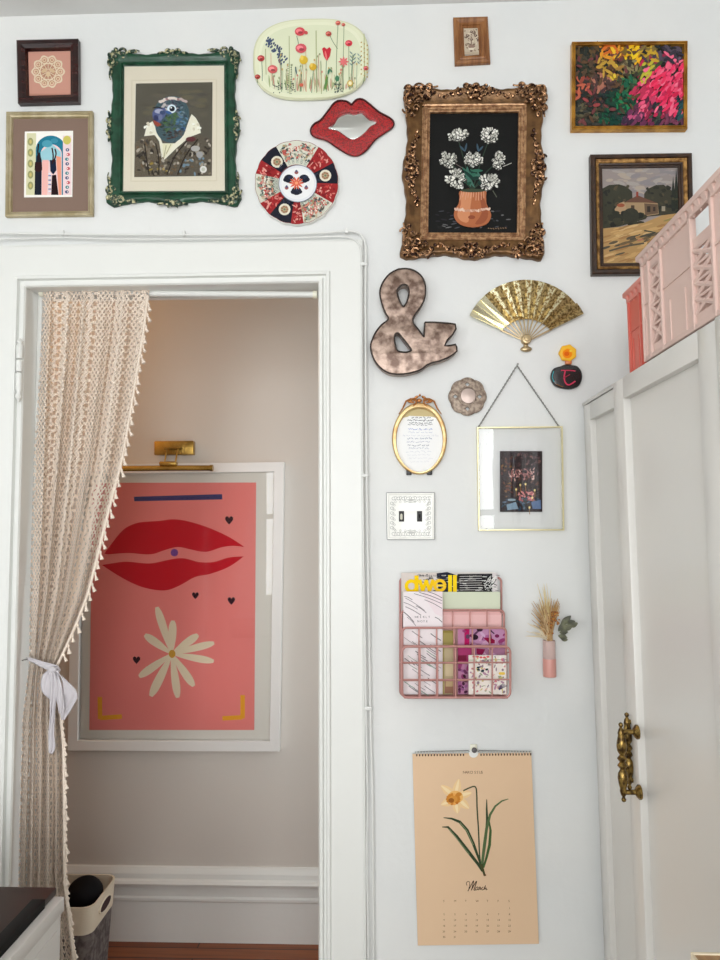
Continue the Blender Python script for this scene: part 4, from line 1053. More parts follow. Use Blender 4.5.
for i in range(46):
    x, y = 275+random.uniform(-46,52), 360+random.uniform(-52,60); ball(bm, Tm(x, y, -0.024+random.uniform(-0.006,0.006)), random.uniform(0.0016,0.0032), seg=6, rings=4)
for i in range(12): ball(bm, Tm(250+random.uniform(-26,30), 450+random.uniform(-40,50), -0.024), random.uniform(0.0016,0.0028), seg=6, rings=4)
obj('seed_heads', bm, mat('ochre seed heads', (190,136,66), rough=0.7, color2=(130,66,34), nscale=240, lo=0.45, hi=0.55), r)
bm = NB()
for (x0, y0, x1, y1, w_) in ((340,420,425,340,24),(360,455,440,420,24),(410,430,482,400,22),(320,505,395,525,22),(335,430,400,445,24),(380,400,460,385,18),(350,390,420,350,18),(330,480,400,475,20),(320,470,375,395,20),(345,540,400,540,14)):
    A_, B_ = Tm(x0,y0,-0.022), Tm(x1,y1,-0.027); s = w_*0.00235/8.343*2.2
    pts = [A_.lerp(B_, i/7) for i in range(8)]
    tube(bm, pts, [max(0.0005, s*0.5*math.sin(PI*(0.06+0.9*i/7))) for i in range(8)], 8, flat=0.25, flatdir=Vector((0.15,1,0.2)).normalized())
obj('eucalyptus_leaves', bm, mat('grey green leaves', (110,112,88), rough=0.6, color2=(76,78,66), nscale=60), r)

# ---- two cables tacked round the door casing
def cable(px, label, rr, Yc):
    pts = [P(x, y, Yc) for x, y in smooth_open(px, 6)]
    bm = NB(); tube(bm, pts, rr, 8); return props(obj('cable', bm, M['cable']), label, 'cable', 'cables round the door')
cable([(-14,233),(20,233.5),(60,234),(120,234.5),(200,235),(270,234.5),(320,233),(345,231),(358,232.5),(364.5,241),(366,255),(365.5,290),(366,400),(367,500),(369,620),(371,740),(372.5,800),(373.5,960),(374,1120)], 'outer white cable round the door casing, nearest the pictures', 0.0026, -0.0185)
cable([(-14,240),(16,238.5),(60,237.5),(120,239),(200,238.8),(280,238),(330,236.5),(349,237.5),(358,243),(361.4,255),(361.2,270),(361.8,400),(363,520),(365,640),(366.5,740),(367.5,800),(367,860),(368.4,960),(368.5,1120)], 'inner white cable round the door casing, nearest the doorway', 0.0021, -0.0185)
for (x, y, vert) in ((66,236,0),(186,236.5,0),(347,234,0),(364,267,1),(365,476,1),(368.5,706,1)):
    bm = NB(); c = P(x, y, 0)
    if vert: box(bm, c.x-0.0085, c.x+0.0085, -0.023, -0.0135, c.z-0.004, c.z+0.004, 0.002)
    else: box(bm, c.x-0.004, c.x+0.004, -0.023, -0.0135, c.z-0.0065, c.z+0.0065, 0.002)
    props(obj('cable_clip', bm, M['cable']), {66:'cable clip above the curtain top, leftmost on the door head',186:'cable clip on the door head above the middle of the doorway',347:'cable clip at the bend of the cables by the upper right door corner',364:'cable clip just below the cable bend beside the casing',365:'cable clip beside the casing at the height of the switch plate',368.5:'lowest cable clip beside the casing, left of the calendar'}[x], 'clip', 'cable clips round the door')

# ---- painted door hinge on the left casing
r = thing('door_hinge', 'painted-over hinge with ball tips on the left door casing', 'hinge', P(18.5, 402, -0.027))
def hy(y): return P(18.5, y, -0.024).z
c = P(18.5, 402, -0.027)
bm = NB(); lathe(bm, [(0.0001,hy(403)-c.z),(0.003,hy(401)-c.z),(0.0082,hy(397)-c.z),(0.0045,hy(393)-c.z),(0.0076,hy(389)-c.z),(0.0082,hy(374)-c.z),(0.005,hy(372.5)-c.z),(0.0001,hy(372.5)-c.z)], c, 'Z', 14); obj('lower_knuckle', bm, M['trim'], r)
bm = NB(); lathe(bm, [(0.0001,hy(372)-c.z),(0.0076,hy(372)-c.z),(0.0082,hy(361)-c.z),(0.0001,hy(360)-c.z)], c, 'Z', 14); obj('middle_knuckle', bm, M['trim'], r)
bm = NB(); lathe(bm, [(0.0001,hy(359.5)-c.z),(0.0076,hy(359)-c.z),(0.0082,hy(346)-c.z),(0.0045,hy(344)-c.z),(0.0072,hy(341.5)-c.z),(0.0001,hy(338)-c.z)], c, 'Z', 14); obj('upper_knuckle', bm, M['trim'], r)

# ---- wall calendar
Tm = T(400, 730, 4.175)
r = thing('wall_calendar', 'tan spiral bound March calendar with a daffodil drawing', 'calendar', Tm(325,895,0))
cal = mat('tan calendar paper', (224,192,158), rough=0.8, k=1.05)
def cgrid(y_off, th):
    bm = NB(); nx, ny = 10, 14
    tl, tr, br_, bl = (52,100), (548,94), (580,893), (74,900)
    G = []
    for j in range(ny+1):
        row = []
        for i in range(nx+1):
            u, v = i/nx, j/ny
            x = (1-v)*((1-u)*tl[0]+u*tr[0])+v*((1-u)*bl[0]+u*br_[0]); y = (1-v)*((1-u)*tl[1]+u*tr[1])+v*((1-u)*bl[1]+u*br_[1])
            row.append(Tm(x, y, y_off))
        G.append(row)
    A_ = [[bm.verts.new(p) for p in row] for row in G]; B_ = [[bm.verts.new(p+Vector((0,th,0))) for p in row] for row in G]
    for j in range(ny):
        for i in range(nx):
            bm.faces.new((A_[j][i], A_[j][i+1], A_[j+1][i+1], A_[j+1][i])); bm.faces.new((B_[j][i], B_[j+1][i], B_[j+1][i+1], B_[j][i+1]))
    for j in range(ny):
        for i in (0, nx): bm.faces.new((A_[j][i], A_[j+1][i], B_[j+1][i], B_[j][i]))
    for i in range(nx):
        for j in (0, ny): bm.faces.new((A_[j][i], A_[j][i+1], B_[j][i+1], B_[j][i]))
    return bm
obj('page', cgrid(-0.0105, 0.0008), cal, r, smooth=False); obj('back_pages', cgrid(-0.0094, 0.005), M['paper_white'], r, smooth=False)
for lo_, hi_ in ((60,270),(330,560)):
    a = Art(Tm, -0.0109)
    for k in range(40):
        x = 70+k*12.2
        if 266 < x < 334 or not lo_ < x < hi_: continue
        a.rect(x-2.6, 97-(x-300)*0.008, x+2.6, 108-(x-300)*0.008, (60,34,26))
    a.build('punched_holes', r, M['ink'])['kind'] = 'stuff'
a = Art(Tm, -0.0109)
a.text('NARCISSUS', 262, 182, 16, (112,78,58), track=9.6)
pt_ = [((228,285),(246,205),24),((232,280),(172,232),26),((228,290),(172,312),26),((232,290),(240,348),24),((240,285),(288,328),26),((240,275),(298,262),26)]
for (p0, p1, w_) in pt_: a.petal(*p0, *p1, w_+10, (228,196,148)); a.petal(*p0, *p1, w_*0.5, (238,212,170))
a.ell(232,280,32,27,(226,176,104)); a.ell(222,288,27,22,(206,142,62)); 
for k in range(14): a.ell(222+24*math.cos(k*0.45), 289+20*math.sin(k*0.45), 7, 6, random.choice([(196,126,46),(222,160,84),(184,112,40)]), 0, 8)
a.ell(214,294,12,10,(150,90,34)); a.ell(246,268,12,8,(190,124,50))
gd, gm_ = (52,68,46), (84,104,68)
a.line([(264,254),(284,244),(306,236),(316,240),(320,262),(322,330),(328,420),(332,520),(340,572)], 5.5, (58,70,48), sm=4)
a.line([(182,366),(216,370),(250,384),(280,418),(306,474),(330,540),(342,580)], [3,8,12,13,12,9,6], gd); a.line([(250,386),(280,422),(306,480)], 3, (130,140,104))
a.line([(176,405),(200,405),(236,444),(284,506),(326,560),(344,590)], [3,9,13,14,12,8], gd); a.line([(205,412),(240,456),(290,520)], 3, (120,132,96))
a.line([(362,290),(362,330),(364,380),(358,450),(346,540),(342,580)], [3,7,10,10,10,8], gd)
a.line([(452,288),(426,296),(398,318),(376,354),(362,410),(352,480),(342,560)], [3,6,8,10,12,12,9], gm_); a.line([(372,380),(378,420),(374,480),(362,530),(348,575)], [5,10,12,10,8], (66,92,52))
a.line([(338,560),(348,590),(354,608)], [12,10,8], (70,74,44)); a.ell(354,606,6,4,(90,66,44))
bk = (62,40,32)
# handwritten month
a.line([(280.0,649.4),(276.8,640.2),(283.2,632.8),(291.2,636.5),(289.6,654.0),(284.8,671.5)], 2.4, bk, sm=4); a.line([(283.2,673.3),(296.0,649.4),(307.2,629.2),(302.4,654.0),(297.6,669.6)], 3.2, bk, sm=4); a.line([(297.6,669.6),(308.8,647.6),(320.0,631.0),(313.6,653.1),(308.8,667.8),(315.2,667.8)], 3.2, bk, sm=4)
a.line([(324.8,654.9),(316.8,658.6),(316.8,667.8),(324.8,664.1),(326.4,654.9),(324.8,666.0),(329.6,666.0),(332.8,654.9),(336.0,656.8),(334.4,666.0),(340.8,662.3)], 2.6, bk, sm=3); a.line([(348.8,655.8),(342.4,658.6),(342.4,667.8),(350.4,665.0)], 2.6, bk, sm=3)
a.line([(350.4,665.0),(356.8,647.6),(353.6,666.0),(360.0,658.6),(360.0,667.8),(364.8,664.1)], 2.4, bk, sm=3)
for i, ch in enumerate('SMTWTFS'): a.text(ch, 180+i*45.4, 718, 12, (132,96,70))
d = 1
for row in range(6):
    for c_ in range(7):
        if row == 0 and c_ < 6 or d > 31: continue
        a.text(str(d), (178 if d > 9 else 181)+c_*45.6, (748,773,797,821,845,868)[row], 11, (110,76,54)); d += 1
a.build('print', r, M['ink'])
for lo_, hi_ in ((60,270),(330,560)):
    bm = NB()
    for k in range(40):
        x = 70+k*12.2
        if 266 < x < 334 or not lo_ < x < hi_: continue
        c = Tm(x, 96-(x-300)*0.008, -0.0085)
        for dx in (-0.0008, 0.0008):
            tube(bm, [c+Vector((dx, -0.0036*math.cos(t), 0.0026*math.sin(t)+0.0012)) for t in [2*PI*j/9 for j in range(9)]], 0.0006, 4, closed=True)
    obj('spiral_binding', bm, mat('white wire binding', (222,220,214), rough=0.3, metal=0.1), r)['kind'] = 'stuff'
bm = NB(); tube(bm, [Tm(62,92,-0.0085), Tm(200,88,-0.0085), Tm(285,86,-0.0085), Tm(296,94,-0.0085), Tm(308,97,-0.0085), Tm(320,94,-0.0085), Tm(332,86,-0.0085), Tm(400,87,-0.0085), Tm(548,90,-0.0085)], 0.0009, 6); obj('hanger_wire', bm, M['chain'], r)
bm = NB(); ball(bm, Tm(307,98,-0.0115), 0.0105, 0.0095, 0.0008, 20, 8); obj('thumb_notch', bm, M['paper_white'], r)
r = thing('wall_hook', 'white adhesive hook with grey knob holding up the calendar', 'hook', Tm(307,100,0))
bm = NB(); c = Tm(307, 84, 0); box(bm, c.x-0.008, c.x+0.008, -0.004, -0.001, c.z-0.012, c.z+0.014, 0.0015); obj('base', bm, M['whiteplastic'], r)
bm = NB(); lathe(bm, [(0.0001,0.004),(0.003,0.004),(0.003,0.012),(0.0058,0.013),(0.0062,0.0155),(0.004,0.018),(0.0001,0.0185)], Tm(307,76,0), 'Y', 16); obj('knob', bm, mat('grey knob', (98,96,98), rough=0.3, metal=0.4), r)
# ================================================================== wall magazine rack and what it holds
Tm = T(395, 565, 5.76)
r = thing('magazine_rack', 'rose pink wire rack with four stepped tiers hung on the wall', 'rack', Tm(350,770,0))
Ys = [-0.012, -0.038, -0.064, -0.092]
def rrect(x0, y0, x1, y1, rad, n=5):
    out = []
    for cx, cy, a0 in ((x1-rad,y0+rad,-PI/2),(x1-rad,y1-rad,0),(x0+rad,y1-rad,PI/2),(x0+rad,y0+rad,PI)):
        for k in range(n+1):
            t = a0+PI/2*k/n; out.append((cx+rad*math.cos(t), cy+rad*math.sin(t)))
    return out
tiers = [(30,72,612,752,26), (38,260,628,758,26), (42,362,640,762,26), (40,470,664,764,34)]
WR, WT = 0.0026, 0.0017
for i, (x0, y0, x1, y1, rad) in enumerate(tiers):
    bm = NB(); tube(bm, [Tm(x, y, Ys[i]) for x, y in rrect(x0, y0, x1, y1, rad)], WR, 8, closed=True); obj('tier_frame', bm, M['pinkwire'], r)
def wires(i, xs, ys, yt):
    x0, y0, x1, y1, rad = tiers[i]
    bm = NB()
    for x in xs: tube(bm, [Tm(x, y0, Ys[i]), Tm(x, y1, Ys[i])], WT, 6)
    for y in ys: tube(bm, [Tm(x0, y, Ys[i]), Tm(x1, y, Ys[i])], WT, 6)
    obj('wire_grid', bm, M['pinkwire'], r)
wires(0, [130,228,325,425,520], [170,262,362,460,560,660], 0)
wires(1, [135,233,332,432,530], [362,462,562,662], 0)
wires(2, [138,240,340,446,546], [465,565,665], 0)
wires(3, [144,246,350,456,560], [562,660], 0)
bm = NB()
bx0, by0, bx1, by1, _ = tiers[0]; fx0, fy0, fx1, fy1, _ = tiers[3]
for k in range(7):
    u = k/6; u_ = 0.03+0.94*u
    tube(bm, [Tm(bx0+(bx1-bx0)*u_, by1, Ys[0]), Tm(fx0+(fx1-fx0)*u_, fy1, Ys[3])], WT if 0 < k < 6 else WR, 6)
obj('base_wires', bm, M['pinkwire'], r)
for i in range(3):
    A_, B_ = tiers[i], tiers[i+1]
    for s in (0, 1):
        xa, xb = (A_[0], B_[0]) if s == 0 else (A_[2], B_[2])
        for yy in (B_[1]+B_[4], 560, 660):
            bm = NB(); tube(bm, [Tm(xb, yy, Ys[i+1]), Tm(xa, yy, Ys[i])], WT, 6); obj('side_wire', bm, M['pinkwire'], r)

def sheet(name, label, cat, x0, y0, x1, y1, Yf, th, cover, m='ink', body=(232,230,224), k=None):
    """a paper thing standing in the rack: page block plus printed front cover"""
    A_, B_ = Tm(x0, y0, Yf), Tm(x1, y1, Yf)
    rr = thing(name, label, cat, (A_.x+(B_.x-A_.x)/2, Yf+th/2, B_.z), 'papers in the wire rack')
    bm = NB(); box(bm, A_.x, B_.x, Yf+0.0004, Yf+th, B_.z, A_.z, 0.0); obj('pages', bm, mat(name+' pages', body, rough=0.8), rr, smooth=False)
    a = Art(Tm, Yf, k=k); cover(a); a.build('cover', rr, M[m]); return rr
random.seed(17)
def mag(a):
    a.rect(36,44,560,745,(196,190,186)); a.rect(560,44,590,745,(206,200,200)); a.rect(36,44,250,155,(206,196,190))
    a.poly([(360,52),(560,50),(560,745),(360,745)], (30,29,31)); a.poly([(240,48),(300,40),(360,60),(372,156),(250,156)], (34,38,52))
    for i in range(150):
        x, y = random.uniform(130,580), random.uniform(52,150); a.line([(x, y),(x+random.uniform(6,26), y+random.uniform(-3,3))], random.uniform(2,5), random.choice([(26,26,28),(206,206,204),(120,118,116),(160,156,150),(50,50,54)]))
    for i in range(7): a.line([(372,66+i*13),(500,64+i*13)], 3, (190,188,184))
    for k in range(12): a.text(random.choice('EHTBRN'), 128+k*11, 68, 16, (80,80,84))
    for i in range(26): a.line([(530+random.uniform(-20,40), random.uniform(60,150)),(560+random.uniform(-20,30), random.uniform(60,150))], 3, random.choice([(20,20,22),(220,220,216)]))
    Yl = (248,196,14)
    ring(a, 95, 122, 30, 20, Yl, 22); a.rect(112,60,136,160,Yl)
    a.line([(142,84),(160,150)], 20, Yl); a.line([(160,150),(180,86)], 18, Yl); a.line([(180,86),(198,150)], 18, Yl); a.line([(198,150),(220,84)], 20, (236,190,26))
    ring(a, 258, 118, 29, 18, (240,190,40), 22); a.rect(240,112,282,124,(240,200,60)); a.rect(306,58,328,160,(242,206,30)); a.rect(334,58,356,160,(238,200,30))
sheet('magazine', 'magazine with big yellow title letters in the rear pocket of the wire rack', 'magazine', 36, 44, 590, 745, -0.020, 0.004, mag)
sheet('paper_folder', 'pale green folder in the wire rack, in front of the yellow-titled magazine', 'folder', 274, 155, 606, 745, -0.027, 0.002, lambda a: a.rect(274,155,606,745,(200,206,184)), body=(200,206,184))
def pink(a): a.rect(272,275,614,745,(222,180,178)); a.line([(272,282),(614,282)], 4, (206,150,148))
sheet('paper_folder', 'blush pink folder low in the wire rack behind the magenta booklet', 'folder', 272, 268, 614, 745, -0.032, 0.002, pink, body=(222,170,168))
def note(a):
    a.rect(48,154,274,745,(228,220,222)); a.poly([(150,154),(274,154),(274,300),(230,280)], (226,212,216)); 
    for (x0,y0,x1,y1) in ((60,190,170,262),(50,215,130,255),(140,158,270,205),(110,165,268,222),(170,200,270,250),(60,240,150,290),(50,270,110,330),(70,300,120,350),(230,300,272,330),(190,154,272,190),(52,180,100,200),(120,235,180,275)):
        a.line([(x0,y0),((x0+x1)/2,(y0+y1)/2-4),(x1,y1)], random.uniform(2.6,4.6), random.choice([(100,94,98),(74,70,76),(130,122,126)]), sm=3)
    for i in range(30):
        x, y = random.uniform(52,210), random.uniform(360,720); a.line([(x,y),(x+30,y+22),(x+60,y+40)], random.uniform(2.6,5), random.choice([(96,90,94),(74,70,76),(140,132,136),(130,150,136)]), sm=2)
    a.text('WEEKLY', 112, 305, 17, (70,64,70), track=16); a.text('NOTE', 128, 330, 17, (70,64,70), track=17)
sheet('notebook', 'white notebook with thin black diagonal lines in the left of the wire rack', 'notebook', 48, 154, 274, 745, -0.050, 0.007, note, k=1.1)
def olive(a):
    a.rect(276,378,344,745,(166,152,92)); a.rect(284,470,340,745,(190,174,140)); a.rect(290,560,336,640,(214,196,160)); a.rect(276,378,344,392,(150,134,70)); a.rect(286,660,340,740,(150,110,90)); a.rect(292,668,334,700,(196,170,130))
sheet('booklet', 'narrow olive yellow booklet between notebook and magenta booklet in the wire rack', 'booklet', 276, 378, 344, 745, -0.048, 0.004, olive, k=0.95, body=(190,180,130))
def magenta(a):
    a.rect(362,364,638,745,(170,120,148)); a.rect(362,364,400,745,(190,130,164)); a.rect(400,366,428,470,(176,20,90)); a.poly([(430,366),(638,366),(638,470),(600,480),(430,440)], (190,140,176))
    for i in range(60): 
        x, y = random.uniform(372,628), random.uniform(380,730); a.ell(x, y, random.uniform(8,26), random.uniform(5,14), random.choice([(150,60,110),(206,160,190),(120,30,80),(96,60,90),(196,150,190),(170,100,150)]), random.uniform(0,3), 9)
    a.ell(488,372,18,12,(50,24,44)); a.ell(460,416,20,16,(44,24,40)); a.poly([(510,420),(545,418),(576,432),(574,452),(540,450)], (140,16,60)); a.line([(545,372),(572,396)], 7, (60,40,60)); a.ell(505,400,20,8,(206,170,200),0.8)
    a.rect(362,476,456,560,(170,60,110)); a.poly([(470,480),(520,486),(500,520),(470,510)], (140,20,70)); a.rect(362,520,412,552,(120,30,60))
    for i in range(18): a.ell(random.uniform(372,410), random.uniform(580,740), 12, 8, random.choice([(70,30,56),(110,50,90),(150,90,140),(60,30,40)]), random.uniform(0,3), 8)
sheet('booklet', 'magenta and purple patterned booklet at the right of the wire rack', 'booklet', 362, 364, 638, 745, -0.058, 0.004, magenta, k=0.95)
def floral(a):
    a.rect(424,520,642,745,(222,214,206)); a.line([(424,548),(642,544)], 4, (150,170,130))
    for i in range(110):
        x, y = random.uniform(434,632), random.uniform(530,735); c = random.choice([(196,120,130),(150,160,130),(206,160,150),(226,226,220),(170,130,150),(196,180,120),(140,120,130),(232,220,212)])
        a.ell(x, y, random.uniform(5,14), random.uniform(3,8), c, random.uniform(0,3), 8)
    for i in range(5): a.ell(455+i*20, 530+random.uniform(-3,3), 9, 6, (206,90,90))
    for i in range(5): a.ell(505+random.uniform(-26,26), 595+random.uniform(-20,20), 9, 6, (50,60,66)); a.ell(615+random.uniform(-14,14), 625, 9, 8, (222,190,80))
    for i in range(8): a.line([(600,720),(590+i*8,682-abs(i-4)*-4)], 3, (70,60,90))
sheet('greeting_card', 'white floral card low at the right of the wire rack front pocket', 'card', 424, 520, 642, 745, -0.078, 0.003, floral)
# ================================================================== curtain in the doorway
def lace():
    m = bpy.data.materials.new('crochet lace'); m.use_nodes = True; N = m.node_tree.nodes; L = m.node_tree.links; b = N['Principled BSDF']
    out = N['Material Output']
    uv = N.new('ShaderNodeUVMap'); uv.uv_map = 'cloth'; sp = N.new('ShaderNodeSeparateXYZ'); L.new(uv.outputs[0], sp.inputs[0])
    def math_(op, a, b_=None, c=None):
        n = N.new('ShaderNodeMath'); n.operation = op
        for i, v in enumerate((a, b_, c)):
            if v is None: continue
            if isinstance(v, (int, float)): n.inputs[i].default_value = v
            else: L.new(v, n.inputs[i])
        return n.outputs[0]
    U, V = sp.outputs[0], sp.outputs[1]
    def sn(x, per, ph=0.0): return math_('SINE', math_('ADD', math_('MULTIPLY', x, 2*PI/per), ph))
    band = sn(U, 0.19)                                         # alternating wide bands
    inA = math_('GREATER_THAN', band, 0.1)
    dots = math_('GREATER_THAN', math_('MULTIPLY', sn(U, 0.0270), sn(V, 0.0150)), 0.30)       # open checks
    zig = math_('GREATER_THAN', sn(math_('ADD', U, math_('MULTIPLY', sn(V, 0.034), 0.012)), 0.044), 0.68)
    zig = math_('MULTIPLY', zig, math_('GREATER_THAN', sn(V, 0.0105), -0.15))
    ladder = math_('MULTIPLY', math_('GREATER_THAN', sn(U, 0.121, 1.2), 0.88), math_('GREATER_THAN', sn(V, 0.017), -0.1))
    hole = math_('ADD', math_('MULTIPLY', dots, inA), math_('MULTIPLY', zig, math_('SUBTRACT', 1.0, inA)))
    hole = math_('MINIMUM', math_('ADD', hole, ladder), 1.0)
    hgt = math_('ADD', math_('MULTIPLY', sn(U, 0.0210), sn(V, 0.0100)), math_('MULTIPLY', hole, -2.0))
    bp = N.new('ShaderNodeBump'); bp.inputs['Strength'].default_value = 0.9; bp.inputs['Distance'].default_value = 0.0018
    L.new(hgt, bp.inputs['Height']); L.new(bp.outputs['Normal'], b.inputs['Normal'])
    b.inputs['Base Color'].default_value = rgb((238,222,206), 1.02); b.inputs['Roughness'].default_value = 0.9; b.inputs['Specular IOR Level'].default_value = 0.1
    tr = N.new('ShaderNodeBsdfTransparent'); mx = N.new('ShaderNodeMixShader')
    L.new(math_('MULTIPLY', hole, 0.9), mx.inputs[0]); L.new(b.outputs[0], mx.inputs[1]); L.new(tr.outputs[0], mx.inputs[2]); L.new(mx.outputs[0], out.inputs['Surface'])
    return m
M['lace'] = lace()
M['cotton'] = mat('cream cotton', (236,221,205), rough=0.95, k=1.0)
M['ribbon'] = mat('pale lilac ribbon', (204,199,203), rough=0.8, k=1.0, bump=0.3, bscale=90)

def interp(tab, y):
    if y <= tab[0][0]: return tab[0][1]
    for (a, va), (b, vb) in zip(tab, tab[1:]):
        if y <= b: return va+(vb-va)*(y-a)/(b-a)
    return tab[-1][1]
LE = [(288,42),(330,41),(380,38.5),(450,35),(520,33),(600,31),(650,30),(664,30),(680,27.5),(720,23),(780,21),(850,19),(900,18),(980,16),(1040,14)]
RE = [(288,149),(297,147.5),(330,144),(350,141),(395,134),(445,126),(470,121),(500,113),(530,105.5),(565,97),(595,89),(625,77),(645,68),(664,58.5),(680,59),(700,61),(720,62),(750,64.5),(800,65),(850,65),(880,65),(920,70),(960,74.5),(1040,78)]
YT = [(286,0.026),(290,0.019),(294,0.0185),(300,0.020),(330,0.026),(450,0.028),(664,0.0),(760,-0.01),(1040,-0.015)]
AM = [(288,0.007),(400,0.011),(560,0.011),(640,0.008),(664,0.006),(700,0.009),(850,0.010),(1040,0.010)]
r = thing('curtain', 'cream crochet lace curtain with tasselled edge tied back in the doorway', 'curtain', P(95, 288, 0.03))
bm = NB(); uvl = bm.loops.layers.uv.new('cloth')
nu, nv = 150, 170
FW = 0.72
grid = []
def cpos(u, py):
    Yc = interp(YT, py); am = interp(AM, py)
    # folds bunch a little unevenly
    uu = u + 0.012*math.sin(2*PI*u*3 + py*0.008)
    x = interp(LE, py)*(1-uu) + interp(RE, py)*uu
    ph = 2*PI*u*6.0 + 0.9*math.sin(py*0.006) + 1.1*math.sin(u*5.0)
    fold = am*(math.sin(ph) + 0.35*math.sin(2.1*ph+0.8))
    if py < 330: fold = (fold-abs(fold)*0.5)*(0.3+0.7*(py-286)/44)
    return P(x, py, Yc + fold)
for j in range(nv+1):
    py = 286 + (1010-286)*(j/nv)
    row = []
    for i in range(nu+1):
        row.append((bm.verts.new(cpos(i/nu, py)), i/nu, py))
    grid.append(row)
for j in range(nv):
    for i in range(nu):
        q_ = [grid[j][i], grid[j+1][i], grid[j+1][i+1], grid[j][i+1]]
        f = bm.faces.new([t[0] for t in q_])
        for lp, t in zip(f.loops, q_): lp[uvl].uv = (t[1]*FW, (t[2]-288)*0.00235)
o = obj('cloth', bm, M['lace'], r, angle=180)
mm = o.modifiers.new('thickness', 'SOLIDIFY'); mm.thickness = 0.0012
bm = NB(); tube(bm, [cpos(0.995, y)+Vector((0,-0.002,0)) for y in range(296, 1000, 8)], 0.0032, 6); obj('edge_band', bm, M['cotton'], r)
def tassel(p, lean, s):
    bm = NB()
    tip = p + Vector((0.010*lean, -0.001, -0.020*s))
    tube(bm, [p+Vector((-0.002,0,0.004)), p+Vector((0.002,0,-0.001)), p.lerp(tip,0.25), p.lerp(tip,0.32), tip], [0.001,0.0024,0.0026,0.0016,0.0052*s], 7)
    obj('tassel', bm, M['cotton'], r)
y = 304.0; k = 0
while y < 655:
    tassel(cpos(1.0, y)+Vector((0.002,-0.003,0)), 0.55+0.3*math.sin(k*1.7), 0.92+0.12*math.sin(k*2.9)); y += 10.3+0.9*math.sin(k*1.3); k += 1
y = 716
while y < 985:
    tassel(cpos(1.0, y)+Vector((0.002,-0.003,0)), 0.35+0.3*math.sin(k*1.9), 0.85+0.12*math.sin(k*2.3)); y += 10.6+0.9*math.sin(k*1.3); k += 1

# rod
a0, a1 = P(29.5, 293.0, 0.03), P(318, 294.6, 0.03)
r2 = thing('curtain_rod', 'white tension rod across the top of the doorway', 'rod', a0.lerp(a1, 0.5))
bm = NB(); x0 = OX0+0.012; x1 = OX1-0.007; z0 = a0.z; z1 = a1.z
def rp(t): return Vector((x0+(x1-x0)*t, 0.03, z0+(z1-z0)*t))
tube(bm, [rp(0.0), rp(0.42)], 0.0062, 12); obj('inner_rod', bm, M['trim'], r2)
bm = NB(); tube(bm, [rp(0.40), rp(1.0)], 0.0074, 12); obj('outer_rod', bm, M['trim'], r2)
for t in (0.0, 0.985):
    bm = NB(); tube(bm, [rp(t), rp(t+0.015)], 0.0095, 14); obj('end_cap', bm, M['whiteplastic'], r2)

# ribbon tieback
T6 = T(0, 620, 6.0)
r3 = thing('curtain_tieback', 'pale lilac ribbon tied in a bow around the curtain', 'tieback', T6(340,300,-0.03))
def strip(name, path, th=0.0016):
    """path = [(x, y, half width px, tilt, Y)] cloth strip with folds"""
    bm = NB(); nw = 8; rows = []
    sm = smooth_open([(p[0], p[1], p[2], p[3], p[4]) for p in path], 5)
    for i, (x, y, hw, ang, Yc) in enumerate(sm):
        row = []
        for j in range(nw+1):
            t = j/nw*2-1; wv = 0.0022*math.sin(t*5.5+i*0.25)
            row.append(bm.verts.new(T6(x+hw*t*math.cos(ang), y+hw*t*math.sin(ang), Yc+wv)))
        rows.append(row)
    for A_, B_ in zip(rows, rows[1:]):
        for j in range(nw): bm.faces.new((A_[j], B_[j], B_[j+1], A_[j+1]))
    o = obj(name, bm, M['ribbon'], r3, angle=180); mm = o.modifiers.new('thickness', 'SOLIDIFY'); mm.thickness = th; return o
strip('band', [(158,232,8,1.4,-0.006),(190,240,15,1.35,-0.020),(240,262,23,1.3,-0.028),(290,280,24,1.25,-0.030),(345,292,18,1.3,-0.028),(362,296,10,1.4,-0.012)])
strip('bow_loop', [(300,300,10,0.3,-0.032),(355,325,34,0.9,-0.038),(405,380,40,0.5,-0.044),(420,450,44,0.25,-0.042),(402,510,36,0.1,-0.036),(385,565,24,0.0,-0.033),(378,600,10,0.0,-0.032)])
strip('bow_loop', [(305,300,10,0.2,-0.034),(285,340,28,0.2,-0.040),(285,400,38,0.1,-0.044),(296,450,34,0.2,-0.042),(312,480,22,0.4,-0.036),(320,500,10,0.5,-0.034)])
strip('ribbon_tail', [(312,310,12,0.1,-0.044),(322,370,20,0.05,-0.047),(320,470,18,0.0,-0.046),(314,580,16,0.0,-0.042),(308,680,18,0.0,-0.038),(312,760,20,0.1,-0.036),(305,800,8,0.3,-0.036)])
strip('ribbon_tail', [(330,312,12,0.1,-0.040),(350,380,20,0.05,-0.049),(358,460,24,0.0,-0.047),(366,520,18,0.0,-0.044),(368,560,10,0.0,-0.042)])
bm = NB(); ball(bm, T6(312,302,-0.040), 0.0105, 0.009, 0.007, 12, 8); obj('knot', bm, M['ribbon'], r3)
r4 = thing('tieback_hook', 'small metal hook on the left jamb holding the ribbon', 'hook', T6(145,240,-0.012))
bm = NB(); tube(bm, [T6(132,244,-0.006), T6(142,240,-0.016), T6(156,238,-0.019), T6(164,234,-0.012)], 0.0014, 6); obj('hook', bm, M['chain'], r4)

